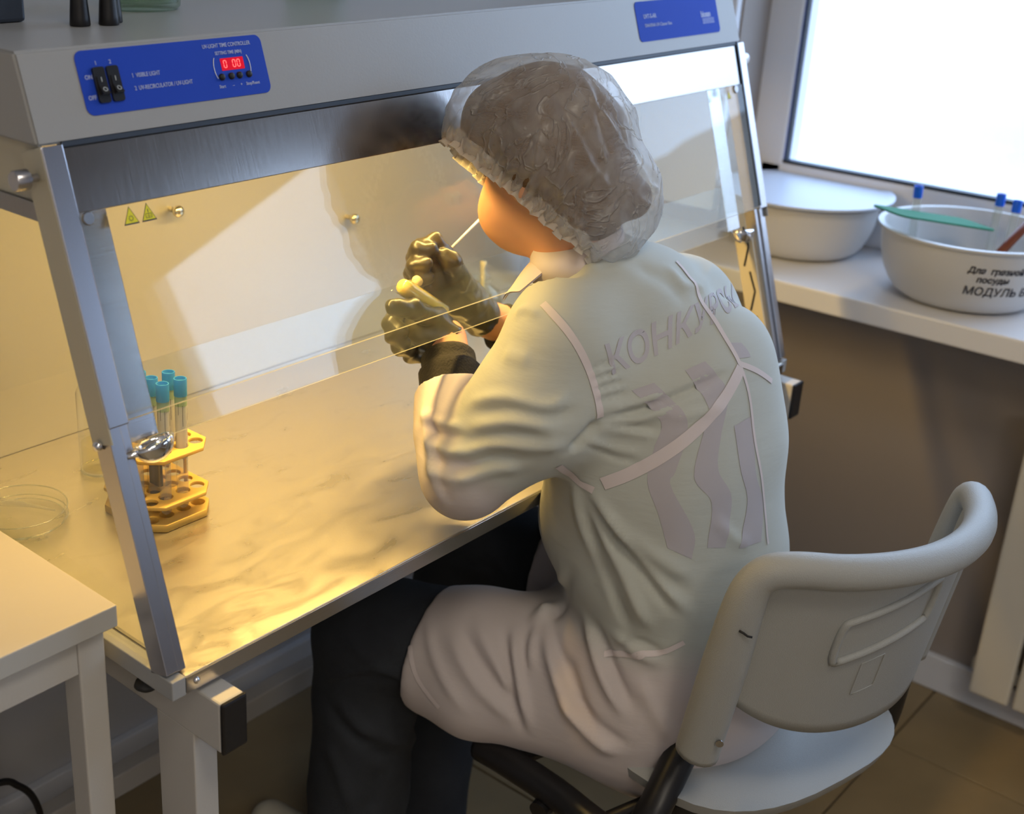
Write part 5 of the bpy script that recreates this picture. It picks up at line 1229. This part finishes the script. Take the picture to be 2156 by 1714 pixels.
hand('glove', (0.644, 0.155, 0.945), (0.610, 0.162, 0.976), (0.583, 0.165, 1.000),
     dict(thumb=[(0.577, 0.145, 1.017), (0.558, 0.142, 1.042), (0.552, 0.148, 1.049)], index=[(0.559, 0.17, 1.033), (0.538, 0.175, 1.057), (0.555, 0.168, 1.064), (0.567, 0.158, 1.05)],
          middle=[(0.562, 0.18, 1.024), (0.534, 0.182, 1.044), (0.527, 0.17, 1.059), (0.538, 0.158, 1.057)], ring=[(0.557, 0.18, 1.011), (0.529, 0.18, 1.025), (0.517, 0.165, 1.041), (0.523, 0.152, 1.044)],
          pinky=[(0.554, 0.175, 0.998), (0.532, 0.175, 1.008), (0.518, 0.16, 1.024), (0.526, 0.15, 1.026)]),
     (0.48, 0.10, 0.90), (0.70, 0.23, 1.10), (0.034, 0.022, 0.036), [[0.0115, 0.011, 0.0105, 0.0095]] * 2 + [[0.011, 0.0105, 0.010, 0.009], [0.010, 0.0095, 0.009, 0.008]])
# things held
b = bmesh.new(); sweep(b, [(0.5615, 0.156, 1.0475), (0.705, 0.180, 1.095)], [0.0017, 0.0021], 10)
tag(build('inoculation_stick', b, M['sill'], smooth=True), 'thin white inoculation stick held in the right gloved hand', 'stick')
tt = thing('culture_tube', 'glass culture tube with yellow agar held in the left gloved hand', 'tube')
ta = Vector((0.464, 0.143, 1.034)); tb = Vector((0.545, 0.134, 0.978)); tz = (ta - tb).normalized(); TL = (ta - tb).length
b = bmesh.new(); lathe(b, [(0, 0)] + [(0.0115 * math.sin(a), 0.0115 - 0.0115 * math.cos(a)) for a in (0.4, 0.8, 1.2, 1.57)] + [(0.0115, TL), (0.0124, TL + 0.001)], tb, 28, axis=tz); build('glass_body', b, M['clear'], tt, smooth=True)
b = bmesh.new(); vs = []
x, y, z = frame_from(tz); up = (Vector((0, 0, 1)) - tz * tz.z).normalized(); sd = tz.cross(up)
lathe(b, [(0, 0.003), (0.006, 0.004), (0.0100, 0.010), (0.0106, TL * 0.45), (0.0106, TL * 0.85), (0.0085, TL - 0.006), (0, TL - 0.004)], tb, 26, axis=tz)
build('agar_slant', b, M['agar'], tt, smooth=True)
# lapel and stand collar of the coat
LP = [Vector(v) for v in ((0.5685, 0.0074, 1.0875), (0.5451, 0.0187, 1.0631), (0.5146, 0.0238, 1.0291))]; LQ = [Vector(v) for v in ((0.5583, -0.0315, 1.0979), (0.5364, -0.021, 1.0752), (0.5078, -0.0049, 1.0492))]
b = bmesh.new(); PP = catmull(LP, 6); QQ = catmull(LQ, 6); G1 = []; G2 = []
for p, q in zip(PP, QQ):
    n_ = (PP[-1] - PP[0]).cross(q - p).normalized()
    r1 = []; r2 = []
    for j in range(7):
        t = j / 6; c = p.lerp(q, t) + n_ * (0.006 * math.sin(math.pi * t)) * (1 if n_.dot(Vector((-0.6, -0.8, 0.3))) > 0 else -1); r1.append(b.verts.new(c)); r2.append(b.verts.new(c + n_ * 0.002))
    G1.append(r1); G2.append(r2)
for i in range(len(G1) - 1):
    for j in range(6):
        b.faces.new((G1[i][j], G1[i + 1][j], G1[i + 1][j + 1], G1[i][j + 1])); b.faces.new((G2[i][j], G2[i][j + 1], G2[i + 1][j + 1], G2[i + 1][j]))
build('lapel', b, M['seam'], coat, smooth=True)
b = bmesh.new(); R1 = []; R2 = []
for i in range(40):
    a = 2 * math.pi * i / 40; c = Vector((0.588 + 0.060 * math.cos(a), -0.028 + 0.056 * math.sin(a), 1.068 - 0.012 * math.sin(a) + 0.010 * math.cos(a))); R1.append([b.verts.new(c), b.verts.new(c + Vector((-0.006 * math.cos(a) - 0.004, -0.006 * math.sin(a) + 0.006, 0.038))), b.verts.new(c + Vector((-0.0085 * math.cos(a) - 0.004, -0.0085 * math.sin(a) + 0.006, 0.037))), b.verts.new(c + Vector((-0.004 * math.cos(a), -0.004 * math.sin(a), 0)))])
for i in range(40):
    A_, B_ = R1[i], R1[(i + 1) % 40]
    for j in range(4): b.faces.new((A_[j], B_[j], B_[(j + 1) % 4], A_[(j + 1) % 4]))
build('collar', b, M['seam'], coat, smooth=True)
b = bmesh.new(); a_ = Vector((0.489, 0.150, 1.017)); c_ = Vector((0.508, 0.150, 1.0285)); lathe(b, [(0, 0), (0.002, 0.0), (0.0072, 0.019), (0.006, 0.0225), (0, 0.023)], a_, 18, axis=c_ - a_)
tag(build('cotton_plug', b, M['wax'], smooth=True), 'small yellowish cone plug held between the right gloved fingers', 'plug')
SEAMS = [([(0.4756, -0.06, 1.0566), (0.4722, -0.1038, 1.0305), (0.4806, -0.1215, 0.9998), (0.4869, -0.1315, 0.9699), (0.4915, -0.1371, 0.9403)], 0.0042),
    ([(0.6517, -0.1169, 1.0822), (0.6561, -0.1445, 1.0528), (0.6355, -0.1925, 1.0218), (0.641, -0.2177, 0.9874)], 0.0028),
    ([(0.641, -0.2177, 0.9874), (0.649, -0.2315, 0.9487), (0.6535, -0.2463, 0.8885), (0.6745, -0.2568, 0.8131), (0.6816, -0.266, 0.7598)], 0.002),
    ([(0.6417, -0.2198, 0.9826), (0.6101, -0.2214, 0.9568), (0.5732, -0.2132, 0.9278), (0.5448, -0.1944, 0.9003), (0.5239, -0.1645, 0.8722), (0.5121, -0.1357, 0.8522)], 0.0075),
    ([(0.641, -0.2177, 0.9874), (0.6687, -0.2255, 0.9741), (0.7028, -0.2305, 0.9526)], 0.0032),
    ([(0.4615, -0.1079, 0.8817), (0.5058, -0.1036, 0.8483), (0.5105, -0.1262, 0.8408)], 0.0045),
    ([(0.5391, -0.1454, 0.6147), (0.5472, -0.1859, 0.6309), (0.5593, -0.2093, 0.6377), (0.5747, -0.2296, 0.6547)], 0.0036),
    ([(0.4729, 0.1108, 0.5361), (0.4601, 0.0841, 0.5031), (0.459, 0.0445, 0.479)], 0.0035)]
BANDS = [([(0.5259, -0.1522, 0.9678), (0.5441, -0.182, 0.9347), (0.5374, -0.1814, 0.9041), (0.5309, -0.1815, 0.8652), (0.5373, -0.1966, 0.8265), (0.5478, -0.2072, 0.7839)], [(0.5473, -0.1665, 0.9752), (0.5636, -0.2039, 0.9358), (0.5491, -0.2053, 0.881), (0.5446, -0.2037, 0.8625), (0.5699, -0.2263, 0.8026), (0.5696, -0.2278, 0.7687)]),
    ([(0.5772, -0.1861, 0.9874), (0.5861, -0.2139, 0.9505), (0.5805, -0.2171, 0.929), (0.5647, -0.2201, 0.8727), (0.5861, -0.2349, 0.837), (0.5858, -0.2372, 0.7809)], [(0.599, -0.1973, 0.9956), (0.6143, -0.2214, 0.9608), (0.5988, -0.2285, 0.9137), (0.5929, -0.234, 0.8763), (0.6133, -0.2451, 0.8364), (0.6079, -0.248, 0.7766)]),
    ([(0.6192, -0.2326, 0.9222), (0.6253, -0.2452, 0.8692), (0.64, -0.2522, 0.8239), (0.6268, -0.2554, 0.7721)], [(0.6531, -0.2372, 0.9274), (0.6513, -0.2508, 0.8624), (0.6723, -0.2566, 0.8138), (0.6672, -0.2637, 0.7678)]),
    ([(0.6371, -0.2041, 1.0098), (0.6376, -0.2114, 0.9985), (0.6403, -0.2148, 0.9931)], [(0.6547, -0.2097, 1.0068), (0.6621, -0.2162, 0.9964), (0.6638, -0.2192, 0.9899)])]
TXT = [[(0.5077, -0.1373, 0.9865), (0.5425, -0.1494, 0.9947), (0.5743, -0.163, 1.0054), (0.6072, -0.1749, 1.0184), (0.6329, -0.1831, 1.0268), (0.6598, -0.1851, 1.0329), (0.7109, -0.1768, 1.0294)], [(0.5018, -0.1264, 1.021), (0.5485, -0.1337, 1.0269), (0.5787, -0.1414, 1.0334), (0.6128, -0.1505, 1.039), (0.6529, -0.1538, 1.0443), (0.7084, -0.1409, 1.0405), (0.7796, -0.1247, 1.0302)]]

def bvh_of(o): return BVHTree.FromPolygons([v.co for v in o.data.vertices], [p.vertices for p in o.data.polygons])
CB = bvh_of(coat)
def snap(p, off):
    l, n, i, d = CB.find_nearest(Vector(p)); return l + n * off, n
def resample(pts, n):
    P = catmull(pts, 8) if len(pts) > 2 else [Vector(p) for p in pts]; L = [0]
    for a, c in zip(P, P[1:]): L.append(L[-1] + (c - a).length)
    out = []
    for i in range(n + 1):
        t = L[-1] * i / n; k = max(j for j in range(len(L)) if L[j] <= t + 1e-9); k = min(k, len(P) - 2)
        out.append(P[k].lerp(P[k + 1], min(1, (t - L[k]) / max(1e-9, L[k + 1] - L[k]))))
    return out
def strip(name, A, B_, off, m, across=4, step=0.004):
    n = max(4, int(sum((Vector(a) - Vector(c)).length for a, c in zip(A, A[1:])) / step)); A = resample(A, n); B_ = resample(B_, n)
    b = bmesh.new(); G = [[b.verts.new(snap(a.lerp(c, j / across), off)[0]) for j in range(across + 1)] for a, c in zip(A, B_)]
    for i in range(n):
        for j in range(across):
            try: b.faces.new((G[i][j], G[i + 1][j], G[i + 1][j + 1], G[i][j + 1]))
            except Exception: pass
    return build(name, b, m, coat, smooth=True)
for pts, hw in SEAMS:
    P = resample(pts, 24); A = []; B_ = []
    for i, p in enumerate(P):
        t = (P[min(i + 1, 24)] - P[max(i - 1, 0)]).normalized(); n = snap(p, 0)[1]; s = n.cross(t).normalized(); A.append(p - s * hw); B_.append(p + s * hw)
    strip('coat_seam', A, B_, 0.0011, M['seam'], 3, 0.003)
for A, B_ in BANDS: strip('shirt_print', A, B_, 0.0005, M['shirtprint'], 10, 0.004)
# lettering of the shirt showing through the coat
me = text_mesh('КОНКУРСЫ', 1.0, extrude=0, bold=0.02)
xs = [v.co.x for v in me.vertices]; ys = [v.co.y for v in me.vertices]; x0_, x1_, y0_, y1_ = min(xs), max(xs), min(ys), max(ys)
b_ = bmesh.new(); b_.from_mesh(me)
for _ in range(3): bmesh.ops.subdivide_edges(b_, edges=[e for e in b_.edges if e.calc_length() > 0.12], cuts=1)
bmesh.ops.triangulate(b_, faces=b_.faces)
TB = resample(TXT[0], 60); TT = resample(TXT[1], 60)
for v in b_.verts:
    u = (v.co.x - x0_) / (x1_ - x0_) * 60; w = (v.co.y - y0_) / (y1_ - y0_); k = min(59, int(u)); f = u - k
    v.co = snap(TB[k].lerp(TB[k + 1], f).lerp(TT[k].lerp(TT[k + 1], f), w), 0.0006)[0]
build('shirt_lettering', b_, M['shirtprint'], coat, smooth=True)
